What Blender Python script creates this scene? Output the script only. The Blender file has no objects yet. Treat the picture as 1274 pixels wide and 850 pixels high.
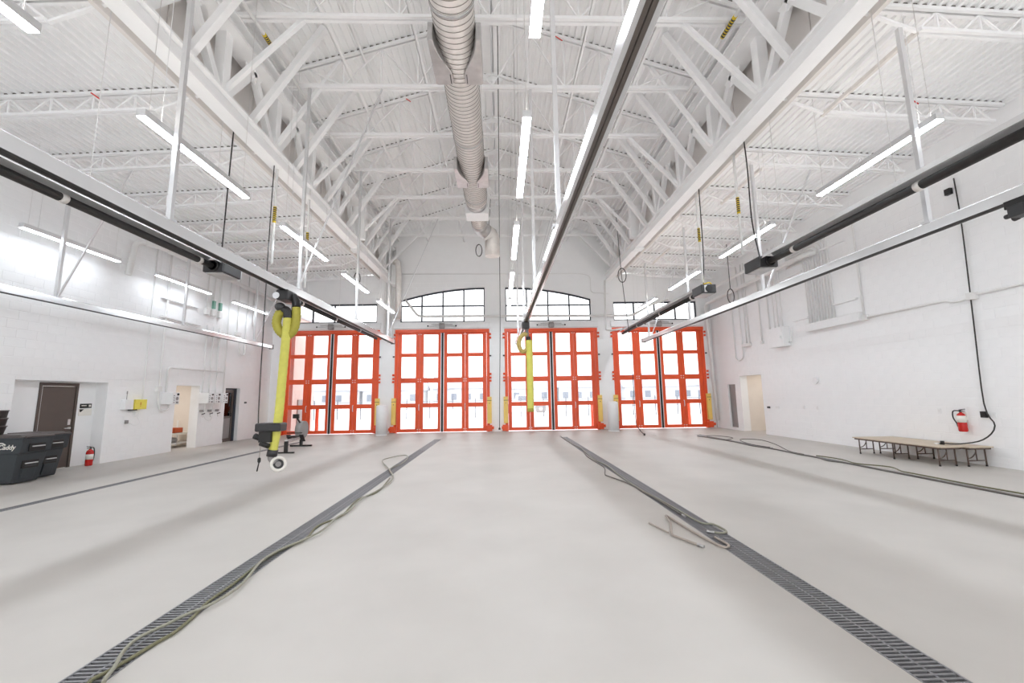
import bpy, math, random
from mathutils import Vector, Matrix
random.seed(7)
PI = math.pi
SC = bpy.context.scene
COL = SC.collection

# ------------------------------------------------------------------ camera
CAM_POS = Vector((0.0, 0.0, 1.60))
PITCH, YAW, ROLL, F_PX = 0.13286, 0.02956, -0.01569, 511.34
_cy, _sy, _cp, _sp, _cr, _sr = math.cos(YAW), math.sin(YAW), math.cos(PITCH), math.sin(PITCH), math.cos(ROLL), math.sin(ROLL)
FWD = Vector((_sy*_cp, _cy*_cp, _sp)); _rt = Vector((_cy, -_sy, 0)); _up = _rt.cross(FWD)
RIGHT = _rt*_cr + _up*_sr
UP = -_rt*_sr + _up*_cr
cam_data = bpy.data.cameras.new("camera")
cam_data.sensor_width = 36.0
cam_data.sensor_fit = 'HORIZONTAL'
cam_data.lens = F_PX/1274*36.0
cam_data.clip_end = 600
cam = bpy.data.objects.new("camera", cam_data)
cam.matrix_world = Matrix(((RIGHT.x, UP.x, -FWD.x, CAM_POS.x), (RIGHT.y, UP.y, -FWD.y, CAM_POS.y),
                           (RIGHT.z, UP.z, -FWD.z, CAM_POS.z), (0, 0, 0, 1)))
COL.objects.link(cam)
SC.camera = cam

# ------------------------------------------------------------------ sky, exposure
SKY_STRENGTH = 1.75
LED_STRENGTH = 31.0
ADDED_UPLIGHT = 0.36  # share of lamp strength for the upward glow added to brighten the ceiling
world = bpy.data.worlds.new("overcast_sky"); SC.world = world
world.use_nodes = True
bg = world.node_tree.nodes["Background"]
bg.inputs[0].default_value = (0.97, 0.985, 1.0, 1)
bg.inputs[1].default_value = SKY_STRENGTH
SC.view_settings.view_transform = 'Standard'
SC.view_settings.look = 'None'
SC.view_settings.gamma = 1.0
SC.view_settings.use_curve_mapping = False
SC.view_settings.exposure = 0.69
SC.cycles.max_bounces = 10
SC.cycles.diffuse_bounces = 7
SC.cycles.glossy_bounces = 4
SC.cycles.transparent_max_bounces = 12
SC.cycles.caustics_reflective = False
SC.cycles.caustics_refractive = False
SC.cycles.use_denoising = True

# ------------------------------------------------------------------ helpers
def lin(c):
    return tuple((v/255/12.92 if v/255 <= 0.04045 else ((v/255+0.055)/1.055)**2.4) for v in c)

def mat(name, rgb, rough=0.5, metal=0.0, noise=0.0, scale=8.0, bump=0.0, bscale=40.0, spec=0.5, rgb2=None):
    m = bpy.data.materials.new(name); m.use_nodes = True
    nt = m.node_tree; b = nt.nodes["Principled BSDF"]
    c = lin(rgb)
    b.inputs["Base Color"].default_value = (*c, 1)
    b.inputs["Roughness"].default_value = rough
    b.inputs["Metallic"].default_value = metal
    b.inputs["Specular IOR Level"].default_value = spec
    tc = nt.nodes.new("ShaderNodeTexCoord")
    if noise or rgb2:
        n = nt.nodes.new("ShaderNodeTexNoise"); n.inputs["Scale"].default_value = scale; n.inputs["Detail"].default_value = 5
        nt.links.new(tc.outputs["Object"], n.inputs["Vector"])
        r = nt.nodes.new("ShaderNodeValToRGB")
        c2 = lin(rgb2) if rgb2 else tuple(v*(1-noise) for v in c)
        r.color_ramp.elements[0].color = (*c2, 1); r.color_ramp.elements[1].color = (*c, 1)
        r.color_ramp.elements[0].position = 0.3; r.color_ramp.elements[1].position = 0.68
        nt.links.new(n.outputs["Fac"], r.inputs["Fac"]); nt.links.new(r.outputs["Color"], b.inputs["Base Color"])
    if bump:
        n2 = nt.nodes.new("ShaderNodeTexNoise"); n2.inputs["Scale"].default_value = bscale; n2.inputs["Detail"].default_value = 3
        nt.links.new(tc.outputs["Object"], n2.inputs["Vector"])
        bp = nt.nodes.new("ShaderNodeBump"); bp.inputs["Strength"].default_value = bump; bp.inputs["Distance"].default_value = 0.01
        nt.links.new(n2.outputs["Fac"], bp.inputs["Height"]); nt.links.new(bp.outputs["Normal"], b.inputs["Normal"])
    return m

def emit(name, rgb, strength):
    m = bpy.data.materials.new(name); m.use_nodes = True
    b = m.node_tree.nodes["Principled BSDF"]
    b.inputs["Base Color"].default_value = (0.9, 0.9, 0.9, 1)
    b.inputs["Emission Color"].default_value = (*lin(rgb), 1)
    b.inputs["Emission Strength"].default_value = strength
    return m

def glass(name, tint=(1, 1, 1), gloss=0.06):
    m = bpy.data.materials.new(name); m.use_nodes = True
    nt = m.node_tree; nt.nodes.clear()
    o = nt.nodes.new("ShaderNodeOutputMaterial"); mx = nt.nodes.new("ShaderNodeMixShader")
    t = nt.nodes.new("ShaderNodeBsdfTransparent"); g = nt.nodes.new("ShaderNodeBsdfGlossy")
    t.inputs[0].default_value = (*tint, 1); g.inputs["Roughness"].default_value = 0.02
    fr = nt.nodes.new("ShaderNodeFresnel"); fr.inputs["IOR"].default_value = 1.45
    nt.links.new(fr.outputs[0], mx.inputs[0]); nt.links.new(t.outputs[0], mx.inputs[1]); nt.links.new(g.outputs[0], mx.inputs[2])
    nt.links.new(mx.outputs[0], o.inputs[0])
    return m

class MB:
    def __init__(s): s.v = []; s.f = []; s.sm = []
    def add(s, vs, fs, smooth=False):
        k = len(s.v); s.v += [tuple(v) for v in vs]
        for f in fs: s.f.append(tuple(i+k for i in f)); s.sm.append(smooth)
        return s
    def box(s, x0, y0, z0, x1, y1, z1):
        x0, x1 = min(x0, x1), max(x0, x1); y0, y1 = min(y0, y1), max(y0, y1); z0, z1 = min(z0, z1), max(z0, z1)
        return s.add([(x0,y0,z0),(x1,y0,z0),(x1,y1,z0),(x0,y1,z0),(x0,y0,z1),(x1,y0,z1),(x1,y1,z1),(x0,y1,z1)],
              [(0,3,2,1),(4,5,6,7),(0,1,5,4),(1,2,6,5),(2,3,7,6),(3,0,4,7)])
    def beam(s, p, q, w, h, up=(0, 0, 1)):
        p, q = Vector(p), Vector(q); d = (q-p).normalized(); u = Vector(up)
        if abs(d.dot(u)) > 0.99: u = Vector((0, 1, 0))
        a = d.cross(u).normalized(); b = a.cross(d).normalized()
        vs = []
        for c in (p, q):
            for sa, sb in ((-1,-1),(1,-1),(1,1),(-1,1)): vs.append(c + a*(sa*w/2) + b*(sb*h/2))
        return s.add(vs, [(0,1,2,3),(7,6,5,4),(0,4,5,1),(1,5,6,2),(2,6,7,3),(3,7,4,0)])
    def cyl(s, p, q, r, n=12, r2=None, smooth=True):
        p, q = Vector(p), Vector(q); d = (q-p).normalized(); r2 = r if r2 is None else r2
        u = Vector((0, 0, 1)) if abs(d.z) < 0.9 else Vector((1, 0, 0))
        a = d.cross(u).normalized(); b = a.cross(d)
        vs = []
        for c, rr in ((p, r), (q, r2)):
            for i in range(n):
                t = 2*PI*i/n; vs.append(c + a*(rr*math.cos(t)) + b*(rr*math.sin(t)))
        s.add(vs, [(i, i+n, (i+1) % n+n, (i+1) % n) for i in range(n)], smooth)
        k = len(s.v)-2*n
        s.f.append(tuple(k+i for i in range(n))); s.sm.append(False)
        s.f.append(tuple(k+n+i for i in reversed(range(n)))); s.sm.append(False)
        return s
    def tube(s, pts, r, n=8, rs=None):
        pts = [Vector(p) for p in pts]; m = len(pts)
        T = [(pts[min(i+1, m-1)]-pts[max(i-1, 0)]).normalized() for i in range(m)]
        u = Vector((0, 0, 1)) if abs(T[0].z) < 0.9 else Vector((1, 0, 0))
        a = T[0].cross(u).normalized(); vs = []
        for i in range(m):
            a = (a - T[i]*a.dot(T[i])).normalized(); b = T[i].cross(a)
            rr = rs[i] if rs else r
            for k in range(n):
                t = 2*PI*k/n; vs.append(pts[i] + a*(rr*math.cos(t)) + b*(rr*math.sin(t)))
        fs = [(i*n+k, i*n+(k+1) % n, (i+1)*n+(k+1) % n, (i+1)*n+k) for i in range(m-1) for k in range(n)]
        s.add(vs, fs, True)
        k0 = len(s.v)-m*n
        s.f.append(tuple(k0+i for i in reversed(range(n)))); s.sm.append(False)
        s.f.append(tuple(k0+(m-1)*n+i for i in range(n))); s.sm.append(False)
        return s
    def lathe(s, prof, c, axis='Z', n=16, smooth=True):
        c = Vector(c); vs = []
        for r, z in prof:
            for i in range(n):
                t = 2*PI*i/n; x, y = r*math.cos(t), r*math.sin(t)
                vs.append(c + (Vector((x, y, z)) if axis == 'Z' else Vector((z, x, y)) if axis == 'X' else Vector((y, z, x))))
        m = len(prof)
        s.add(vs, [(i*n+k, i*n+(k+1) % n, (i+1)*n+(k+1) % n, (i+1)*n+k) for i in range(m-1) for k in range(n)], smooth)
        k0 = len(s.v)-m*n
        if prof[0][0] > 1e-4: s.f.append(tuple(k0+i for i in reversed(range(n)))); s.sm.append(False)
        if prof[-1][0] > 1e-4: s.f.append(tuple(k0+(m-1)*n+i for i in range(n))); s.sm.append(False)
        return s
    def prism(s, poly, axis, a0, a1):
        n = len(poly)
        def P(u, v, w): return (w, u, v) if axis == 'X' else (u, w, v) if axis == 'Y' else (u, v, w)
        vs = [P(u, v, a0) for u, v in poly] + [P(u, v, a1) for u, v in poly]
        return s.add(vs, [tuple(range(n)), tuple(range(2*n-1, n-1, -1))] + [(i, i+n, (i+1) % n+n, (i+1) % n) for i in range(n)])
    def build(s, name, material, parent=None, smooth=None, bevel=0.0, fix=True):
        me = bpy.data.meshes.new(name); me.from_pydata(s.v, [], s.f); me.validate()
        if len(me.polygons) == len(s.sm): me.polygons.foreach_set("use_smooth", s.sm)
        if fix:
            import bmesh
            bm = bmesh.new(); bm.from_mesh(me); bmesh.ops.recalc_face_normals(bm, faces=bm.faces); bm.to_mesh(me); bm.free()
        me.materials.append(material)
        o = bpy.data.objects.new(name, me); COL.objects.link(o)
        if parent is not None: attach(o, parent)
        if bevel:
            b = o.modifiers.new("bevel", 'BEVEL'); b.width = bevel; b.segments = 2; b.limit_method = 'ANGLE'
        return o

def world_loc(p):
    m = Vector((0, 0, 0))
    while p is not None: m += p.location; p = p.parent if p.parent and p.parent.type == 'EMPTY' else None
    return m
def attach(o, parent):
    o.parent = parent
    if parent.type == 'EMPTY': o.matrix_parent_inverse = Matrix.Translation(-parent.location)
def tag(o, label=None, cat=None, group=None, kind=None):
    if label: o["label"] = label
    if cat: o["category"] = cat
    if group: o["group"] = group
    if kind: o["kind"] = kind
    return o
def thing(name, label, cat, loc=(0, 0, 0), group=None):
    o = bpy.data.objects.new(name, None); COL.objects.link(o); o.location = loc; o.empty_display_size = 0.2
    return tag(o, label, cat, group)
def copy_tree(o, delta, label=None, group=None, name=None):
    r = o.copy(); COL.objects.link(r); r.location = Vector(o.location)+Vector(delta)
    if name: r.name = name
    if label: r["label"] = label
    if group: r["group"] = group
    for ch in list(o.children): _copy_child(ch, r)
    return r
def _copy_child(ch, parent):
    c = ch.copy(); COL.objects.link(c); c.parent = parent; c.matrix_parent_inverse = ch.matrix_parent_inverse.copy()
    for g in list(ch.children): _copy_child(g, c)

def smooth_path(pts, sub=5):
    P = [Vector(p) for p in pts]; out = []
    for i in range(len(P)-1):
        p0 = P[max(i-1, 0)]; p1 = P[i]; p2 = P[i+1]; p3 = P[min(i+2, len(P)-1)]
        for k in range(sub):
            t = k/sub
            out.append(0.5*((2*p1) + (p2-p0)*t + (2*p0-5*p1+4*p2-p3)*t*t + (3*p1-p0-3*p2+p3)*t**3))
    out.append(P[-1]); return out
def bend(pts, r, sub=5):
    """round the corners of a polyline with radius r"""
    P = [Vector(p) for p in pts]; out = [P[0]]
    for i in range(1, len(P)-1):
        a = (P[i-1]-P[i]); b = (P[i+1]-P[i]); la, lb = a.length, b.length
        k = min(r, la*0.45, lb*0.45); p, q = P[i]+a.normalized()*k, P[i]+b.normalized()*k
        for j in range(sub+1):
            t = j/sub; out.append(p*(1-t)**2 + P[i]*2*t*(1-t) + q*t*t)
    out.append(P[-1]); return out
ORD = ['nearest', 'second nearest', 'third nearest', 'fourth nearest', 'fifth nearest', 'sixth nearest', 'seventh nearest', 'eighth nearest', 'ninth nearest', 'tenth nearest']
FAR = ['farthest', 'second farthest', 'third farthest', 'fourth farthest', 'fifth farthest', 'sixth farthest', 'seventh farthest', 'eighth farthest', 'ninth farthest', 'tenth farthest']

# ------------------------------------------------------------------ materials
M = {}
M['wall'] = mat("painted_block_white", (246, 246, 246), 0.55, noise=0.02, scale=3, bump=0.12, bscale=60)
M['floor'] = mat("sealed_concrete", (198, 193, 187), 0.5, rgb2=(189, 184, 178), scale=0.9, bump=0.02, bscale=25, spec=0.3)
M['steel'] = mat("white_painted_steel", (250, 250, 250), 0.45, noise=0.03, scale=5)
M['deck'] = mat("white_painted_deck", (250, 250, 250), 0.55, noise=0.03, scale=2)
M['panel'] = mat("off_white_clerestory_panel", (236, 231, 227), 0.6, noise=0.03, scale=2)
M['galv'] = mat("galvanised_spiral_duct", (240, 235, 230), 0.42, metal=0.25, noise=0.12, scale=7)
M['seam'] = mat("duct_seam_shadow_metal", (150, 143, 137), 0.5, metal=0.5, noise=0.1, scale=9)
M['galv2'] = mat("galvanised_sheet", (205, 203, 202), 0.35, metal=0.7, noise=0.2, scale=6)
M['alu'] = mat("polished_aluminium", (244, 245, 246), 0.16, metal=0.5, noise=0.05, scale=3)
M['alu2'] = mat("satin_aluminium", (225, 225, 226), 0.4, metal=0.6, noise=0.05, scale=6)
M['black'] = mat("black_rubber", (30, 28, 27), 0.5, noise=0.2, scale=20)
M['blackpipe'] = mat("black_heater_tube", (34, 30, 27), 0.6, noise=0.2, scale=12)
M['darkbox'] = mat("dark_grey_enamel", (52, 51, 52), 0.4, noise=0.15, scale=15)
M['red'] = mat("red_orange_door_paint", (238, 90, 44), 0.38, noise=0.06, scale=3)
M['yellow'] = mat("yellow_guard_paint", (247, 210, 116), 0.45, noise=0.05, scale=5)
M['hose'] = mat("yellow_exhaust_hose", (222, 217, 104), 0.6, noise=0.08, scale=14)
M['hose2'] = mat("olive_ribbed_hose", (172, 163, 62), 0.6, noise=0.12, scale=14)
M['glass'] = glass("clear_pane")
M['dglass'] = glass("dim_pane", (0.75, 0.75, 0.75))
M['led'] = emit("led_diffuser", (237, 246, 255), LED_STRENGTH)
M['led_low'] = emit("led_diffuser_wall_row", (237, 246, 255), LED_STRENGTH*0.45)
M['up_fill'] = emit("led_uplight_lens", (255, 248, 240), LED_STRENGTH*ADDED_UPLIGHT)  # warm upward emission added above the inner light rows as ceiling fill
M['gap_shade'] = mat("grey_flute_gap_shade", (112, 106, 102), 0.8, noise=0.1, scale=20)  # shade of the flute gaps over the joists, put in as grey colour
M['marker'] = mat("yellow_pipe_marker", (226, 196, 44), 0.5, noise=0.06, scale=20)
M['cond'] = mat("white_conduit", (234, 233, 231), 0.45, noise=0.03, scale=9)
M['white'] = mat("white_enamel", (240, 240, 240), 0.4, noise=0.03, scale=9)
M['cable'] = mat("black_cable", (46, 43, 42), 0.5, noise=0.1, scale=30)
M['wire'] = mat("thin_steel_wire", (232, 230, 228), 0.4, metal=0.1, noise=0.05, scale=30)
M['dframe'] = mat("dark_window_frame", (46, 50, 62), 0.45, noise=0.08, scale=15)
M['ddoor'] = mat("dark_taupe_steel_door", (92, 82, 76), 0.42, noise=0.1, scale=4)
M['grate'] = mat("galvanised_grate", (152, 151, 153), 0.5, metal=0.4, noise=0.25, scale=25)
M['pit'] = mat("dark_drain_channel", (24, 25, 28), 0.8, noise=0.2, scale=10)
M['cart'] = mat("charcoal_plastic", (55, 60, 64), 0.5, noise=0.12, scale=12)
M['lid'] = mat("dark_brown_plastic_lid", (92, 84, 82), 0.45, noise=0.1, scale=12)
M['extred'] = mat("extinguisher_red", (196, 32, 26), 0.25, noise=0.05, scale=10)
M['paper'] = mat("white_label", (238, 234, 226), 0.6, noise=0.04, scale=30)
M['ply'] = mat("tan_laminate_top", (203, 187, 166), 0.5, noise=0.08, scale=6)
M['bronze'] = mat("brown_steel_legs", (98, 80, 72), 0.45, noise=0.1, scale=20)
M['gh1'] = mat("olive_garden_hose", (116, 113, 84), 0.5, noise=0.12, scale=30)
M['gh2'] = mat("pale_grey_hose", (150, 148, 132), 0.5, noise=0.1, scale=30)
M['gh3'] = mat("dusty_beige_hose", (178, 166, 156), 0.55, noise=0.12, scale=30)
M['gh4'] = mat("dark_grey_hose", (112, 106, 100), 0.55, noise=0.12, scale=30)
M['snow'] = mat("snowy_concrete_apron", (240, 240, 242), 0.7, noise=0.05, scale=0.3)
M['brickx'] = mat("pale_pink_brick", (216, 198, 191), 0.8, noise=0.1, scale=2)
M['house'] = mat("pale_siding", (196, 197, 200), 0.7, noise=0.05, scale=0.5)
M['roof'] = mat("snow_dusted_roof", (180, 182, 190), 0.8, noise=0.1, scale=0.7)
M['hwin'] = mat("house_window", (128, 134, 146), 0.3, noise=0.1, scale=1)
M['fence'] = mat("iron_fence", (120, 122, 128), 0.6, noise=0.1, scale=5)
M['tyre'] = mat("tyre_rubber", (120, 120, 122), 0.8, noise=0.1, scale=5)
M['beige'] = mat("beige_room_paint", (238, 230, 221), 0.6, noise=0.04, scale=3)
M['grey'] = mat("mid_grey_paint", (150, 146, 144), 0.5, noise=0.08, scale=6)
M['green'] = mat("green_tag", (120, 168, 150), 0.5, noise=0.06, scale=20)
M['orange'] = mat("orange_crate_plastic", (206, 92, 48), 0.45, noise=0.08, scale=10)
M['redmark'] = mat("red_paint_mark", (214, 60, 50), 0.5, noise=0.05, scale=20)
# ================================================================== SETTING
XL, XR, YF, YB = -10.68, 10.26, 19.45, -5.0
RIDGE_X, RIDGE_Z, SLOPE = -0.13, 11.1, 0.32
def gz(x): return RIDGE_Z - SLOPE*abs(x-RIDGE_X)             # underside of the gable deck
def sz(x): return 7.55 - 0.052*(abs(x)-5.4)                  # underside of the side decks
DOORX = [-7.92, -2.735, 2.45, 7.635]; DHW, DH = 2.232, 4.82

def cells(u0, u1, v0, v1, holes):
    us = sorted({u0, u1, *[h[0] for h in holes], *[h[1] for h in holes]}); vs = sorted({v0, v1, *[h[2] for h in holes], *[h[3] for h in holes]})
    us = [u for u in us if u0 <= u <= u1]; vs = [v for v in vs if v0 <= v <= v1]
    for a, b in zip(us, us[1:]):
        run = None
        for c, d in zip(vs, vs[1:]):
            m = ((a+b)/2, (c+d)/2)
            if any(h[0] < m[0] < h[1] and h[2] < m[1] < h[3] for h in holes):
                if run: yield (a, b, *run); run = None
            else: run = (run[0], d) if run else (c, d)
        if run: yield (a, b, *run)

# floor with slots for the four trench drains
DRAINS = [(-7.62, 0.20), (-2.44, 0.27), (2.44, 0.27), (7.74, 0.20)]
fb = MB()
for a, b, c, d in cells(-14.2, 13.5, YB-0.3, YF, [(x-w/2, x+w/2, -3.0, 16.35) for x, w in DRAINS]): fb.box(a, c, -0.2, b, d, 0)
floor = tag(fb.build('floor', M['floor']), 'pale polished concrete floor of the apparatus bay', None, None, 'structure')

# far wall with four door openings, two arched and two flat windows
WZ0, ARCH = 5.18, lambda x: 6.87 - 0.0365*(max(abs(x+0.16)-0.5, 0))**2
WIN = [(-9.92, -5.85, WZ0, 6.10), (-4.75, -0.72, WZ0, 6.9), (0.28, 4.43, WZ0, 6.9), (5.53, 9.62, WZ0, 6.10)]
holes = [(x-DHW, x+DHW, 0, DH) for x in DOORX] + WIN
wb = MB()
for a, b, c, d in cells(XL-0.3, XR+0.3, 0, 7.5, holes): wb.box(a, YF, c, b, YF+0.35, d)
for (a, b, c, d) in (WIN[1], WIN[2]):
    n = 28
    for i in range(n):
        p, q = a+(b-a)*i/n, a+(b-a)*(i+1)/n
        wb.prism([(p, ARCH(p)), (q, ARCH(q)), (q, d), (p, d)], 'Y', YF, YF+0.35)
wb.prism([(-5.9, 7.5), (5.8, 7.5), (5.8, gz(5.8)+.1), (RIDGE_X, RIDGE_Z+.1), (-5.9, gz(-5.9)+.1)], 'Y', YF, YF+0.35)
wall_far = tag(wb.build('wall_far', M['wall']), 'white painted block gable wall with four red doors', None, None, 'structure')

LH = [(9.38, 11.55, 0, 2.14), (13.93, 15.0, 0, 2.14), (16.39, 17.28, 0, 2.1)]
RH = [(15.95, 17.4, 0, 2.31), (17.8, 18.42, 0.1, 1.98)]
wb = MB()
for a, b, c, d in cells(YB-0.3, YF, 0, 7.6, LH): wb.box(XL-0.3, a, c, XL, b, d)
wall_left = tag(wb.build('wall_left', M['wall']), 'white painted block wall on the left', None, None, 'structure')
wb = MB()
for a, b, c, d in cells(YB-0.3, YF, 0, 7.6, RH): wb.box(XR, a, c, XR+0.3, b, d)
wall_right = tag(wb.build('wall_right', M['wall']), 'white painted block wall on the right', None, None, 'structure')
wb = MB()
for a, b, c, d in cells(XL-0.3, XR+0.3, 0, 7.6, [(x-DHW, x+DHW, 0, DH) for x in DOORX]+[(w[0], w[1], w[2], 6.1) for w in WIN]): wb.box(a, YB-0.3, c, b, YB, d)
wb.prism([(-5.9, 7.6), (5.8, 7.6), (5.8, gz(5.8)+.1), (RIDGE_X, RIDGE_Z+.1), (-5.9, gz(-5.9)+.1)], 'Y', YB-0.3, YB)
tag(wb.build('wall_back', M['wall']), 'white block wall behind the camera', None, None, 'structure')

# painted concrete blocks: each its own chamfered piece near the camera, the rest joined
def block_faces(w, h, t=0.0035, c=0.005):
    a, b = w/2, h/2
    return ([(-a, 0, -b), (a, 0, -b), (a, 0, b), (-a, 0, b), (-a+c, t, -b+c), (a-c, t, -b+c), (a-c, t, b-c), (-a+c, t, b-c)],
            [(4, 5, 6, 7), (0, 1, 5, 4), (1, 2, 6, 5), (2, 3, 7, 6), (3, 0, 4, 7)])
def project(p):
    d = Vector(p)-CAM_POS; z = d.dot(FWD)
    return None if z < 0.3 else (637+F_PX*d.dot(RIGHT)/z, 425-F_PX*d.dot(UP)/z, z)
def block_wall(wall, axis, pos, sgn, u0, u1, z1, holes, nparts, u_min=None):
    """axis 'X': wall plane x=pos, blocks run along Y; 'Y': plane y=pos, run along X"""
    bw, bh, g = 0.4064, 0.2032, 0.006
    out = []
    for r in range(int(z1/bh)):
        za, zb = r*bh+g/2, (r+1)*bh-g/2
        u = u0 - (bw/2 if r % 2 else 0)
        while u < u1:
            a, b = max(u+g/2, u0), min(u+bw-g/2, u1)
            segs = [(a, b, za, zb)]
            for h in holes:
                nxt = []
                for s in segs:
                    if s[1] <= h[0] or s[0] >= h[1] or s[3] <= h[2] or s[2] >= h[3]: nxt.append(s); continue
                    if s[0] < h[0]: nxt.append((s[0], h[0], s[2], s[3]))
                    if s[1] > h[1]: nxt.append((h[1], s[1], s[2], s[3]))
                    m0, m1 = max(s[0], h[0]), min(s[1], h[1])
                    if s[3] > h[3]: nxt.append((m0, m1, h[3], s[3]))
                    if s[2] < h[2]: nxt.append((m0, m1, s[2], h[2]))
                segs = nxt
            out += [s for s in segs if s[1]-s[0] > 0.03 and s[3]-s[2] > 0.03]
            u += bw
    def score(s):
        uc, zc = (s[0]+s[1])/2, (s[2]+s[3])/2
        ps = [project((pos, u, z) if axis == 'X' else (u, pos, z)) for u, z in ((s[0], s[2]), (s[1], s[2]), (s[1], s[3]), (s[0], s[3]))]
        if any(p is None for p in ps): return -1
        if not (0 < sum(p[0] for p in ps)/4 < 1274 and 0 < sum(p[1] for p in ps)/4 < 850): return -1
        return abs(sum(ps[i][0]*ps[(i+1) % 4][1]-ps[(i+1) % 4][0]*ps[i][1] for i in range(4)))/2
    out.sort(key=score, reverse=True)
    cache = {}; mb = MB()
    for i, s in enumerate(out):
        w, h = round(s[1]-s[0], 3), round(s[3]-s[2], 3); uc, zc = (s[0]+s[1])/2, (s[2]+s[3])/2
        vs, fs = block_faces(w, h)
        if axis == 'X': vs = [(sgn*y, x, z) for x, y, z in vs]
        else: vs = [(x, sgn*y, z) for x, y, z in vs]
        c = (pos, uc, zc) if axis == 'X' else (uc, pos, zc)
        if i < nparts:
            if (w, h) not in cache:
                me = bpy.data.meshes.new('block'); me.from_pydata(vs, [], fs); me.materials.append(M['wall']); cache[(w, h)] = me
            o = bpy.data.objects.new('block', cache[(w, h)]); COL.objects.link(o); o.parent = wall; o.location = c
        else:
            mb.add([(v[0]+c[0], v[1]+c[1], v[2]+c[2]) for v in vs], fs)
    tag(mb.build('distant_blocks', M['wall'], wall, fix=False), kind='stuff')
block_wall(wall_left, 'X', XL, 1, 5.0, YF, 7.3, LH, 300)
block_wall(wall_right, 'X', XR, -1, 3.0, YF, 7.25, RH, 300)
archh = []
for (a, b, c, d) in (WIN[1], WIN[2]):
    for i in range(14):
        p, q = a+(b-a)*i/14, a+(b-a)*(i+1)/14
        archh.append((p, q, c, ARCH((p+q)/2)+0.03))
block_wall(wall_far, 'Y', YF, -1, XL, XR, 7.3, [(x-DHW-.02, x+DHW+.02, 0, 5.06) for x in DOORX]+[WIN[0], WIN[3]]+archh, 0)

# corrugated ceilings
def deck(name, x0, x1, zf, label):
    n = int(abs(x1-x0)/0.152); s = 1 if x1 > x0 else -1; mb = MB(); pr = []
    for i in range(n+1):
        b = x0+s*i*0.152
        for dx, dz in ((0, 0), (0.050, 0), (0.062, 0.038), (0.140, 0.038)):
            x = b+s*dx
            if (x-x1)*s > 0: break
            pr.append((x, zf(x)+dz))
    pr.append((x1, zf(x1)))
    vs = [(x, YB, z) for x, z in pr]+[(x, YF+.02, z) for x, z in pr]; m = len(pr)
    mb.add(vs, [(i, i+1, m+i+1, m+i) for i in range(m-1)])
    # outer skin so that the roof has thickness
    k = len(mb.v); mb.add([(x0, YB, zf(x0)+.14), (x1, YB, zf(x1)+.14), (x1, YF+.3, zf(x1)+.14), (x0, YF+.3, zf(x0)+.14)], [(0, 1, 2, 3)])
    return tag(mb.build(name, M['deck'], fix=False), label, None, None, 'structure')
deck('ceiling', RIDGE_X-0.10, -5.85, gz, 'white ribbed steel roof deck, left slope of the gable')
deck('ceiling', RIDGE_X+0.10, 5.75, gz, 'white ribbed steel roof deck, right slope of the gable')
deck('ceiling', -5.45, XL, sz, 'white ribbed steel deck over the left aisle')
deck('ceiling', 5.45, XR, sz, 'white ribbed steel deck over the right aisle')
rb = MB()
for x in (-0.24, 0.03): rb.box(RIDGE_X+x+.01, YB, RIDGE_Z-.05, RIDGE_X+x+.20, YF, RIDGE_Z-.035)
rb.box(RIDGE_X-.3, YB, RIDGE_Z+.12, RIDGE_X+.3, YF, RIDGE_Z+.14)
tag(rb.build('ceiling', M['steel']), 'white folded ridge plates along the roof peak', None, None, 'structure')

# clerestory walls behind the trusses, made of butted panels
for sgn, nm, side in ((-1, 'wall_clerestory_left', 'left'), (1, 'wall_clerestory_right', 'right')):
    b = MB(); b.box(sgn*5.76, YB, 7.3, sgn*5.84, YF, 9.35)
    w = tag(b.build(nm, M['panel']), f'off white panelled strip wall behind the {side} truss', None, None, 'structure')
    y = 2.8; me = None
    while y < YF-0.5:
        c = MB(); c.box(sgn*5.70, y+.012, 7.46, sgn*5.76, min(y+1.215, YF), 9.33)
        c.build('panel', M['panel'], w, bevel=0.004); y += 1.2275

# lintel bands and dark sills above the doors
for i, x in enumerate(DOORX):
    b = MB(); b.box(x-DHW-.05, YF-.10, 4.86, x+DHW+.05, YF, 5.12)
    b.box(x-DHW-.05, YF-.13, 5.10, x+DHW+.05, YF, 5.15)
    tag(b.build(f'trim_{i+1}', M['white']), ['white lintel band above the leftmost red door', 'white lintel band above the second red door from the left', 'white lintel band above the third red door from the left', 'white lintel band above the rightmost red door'][i], None, None, 'structure')

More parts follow.
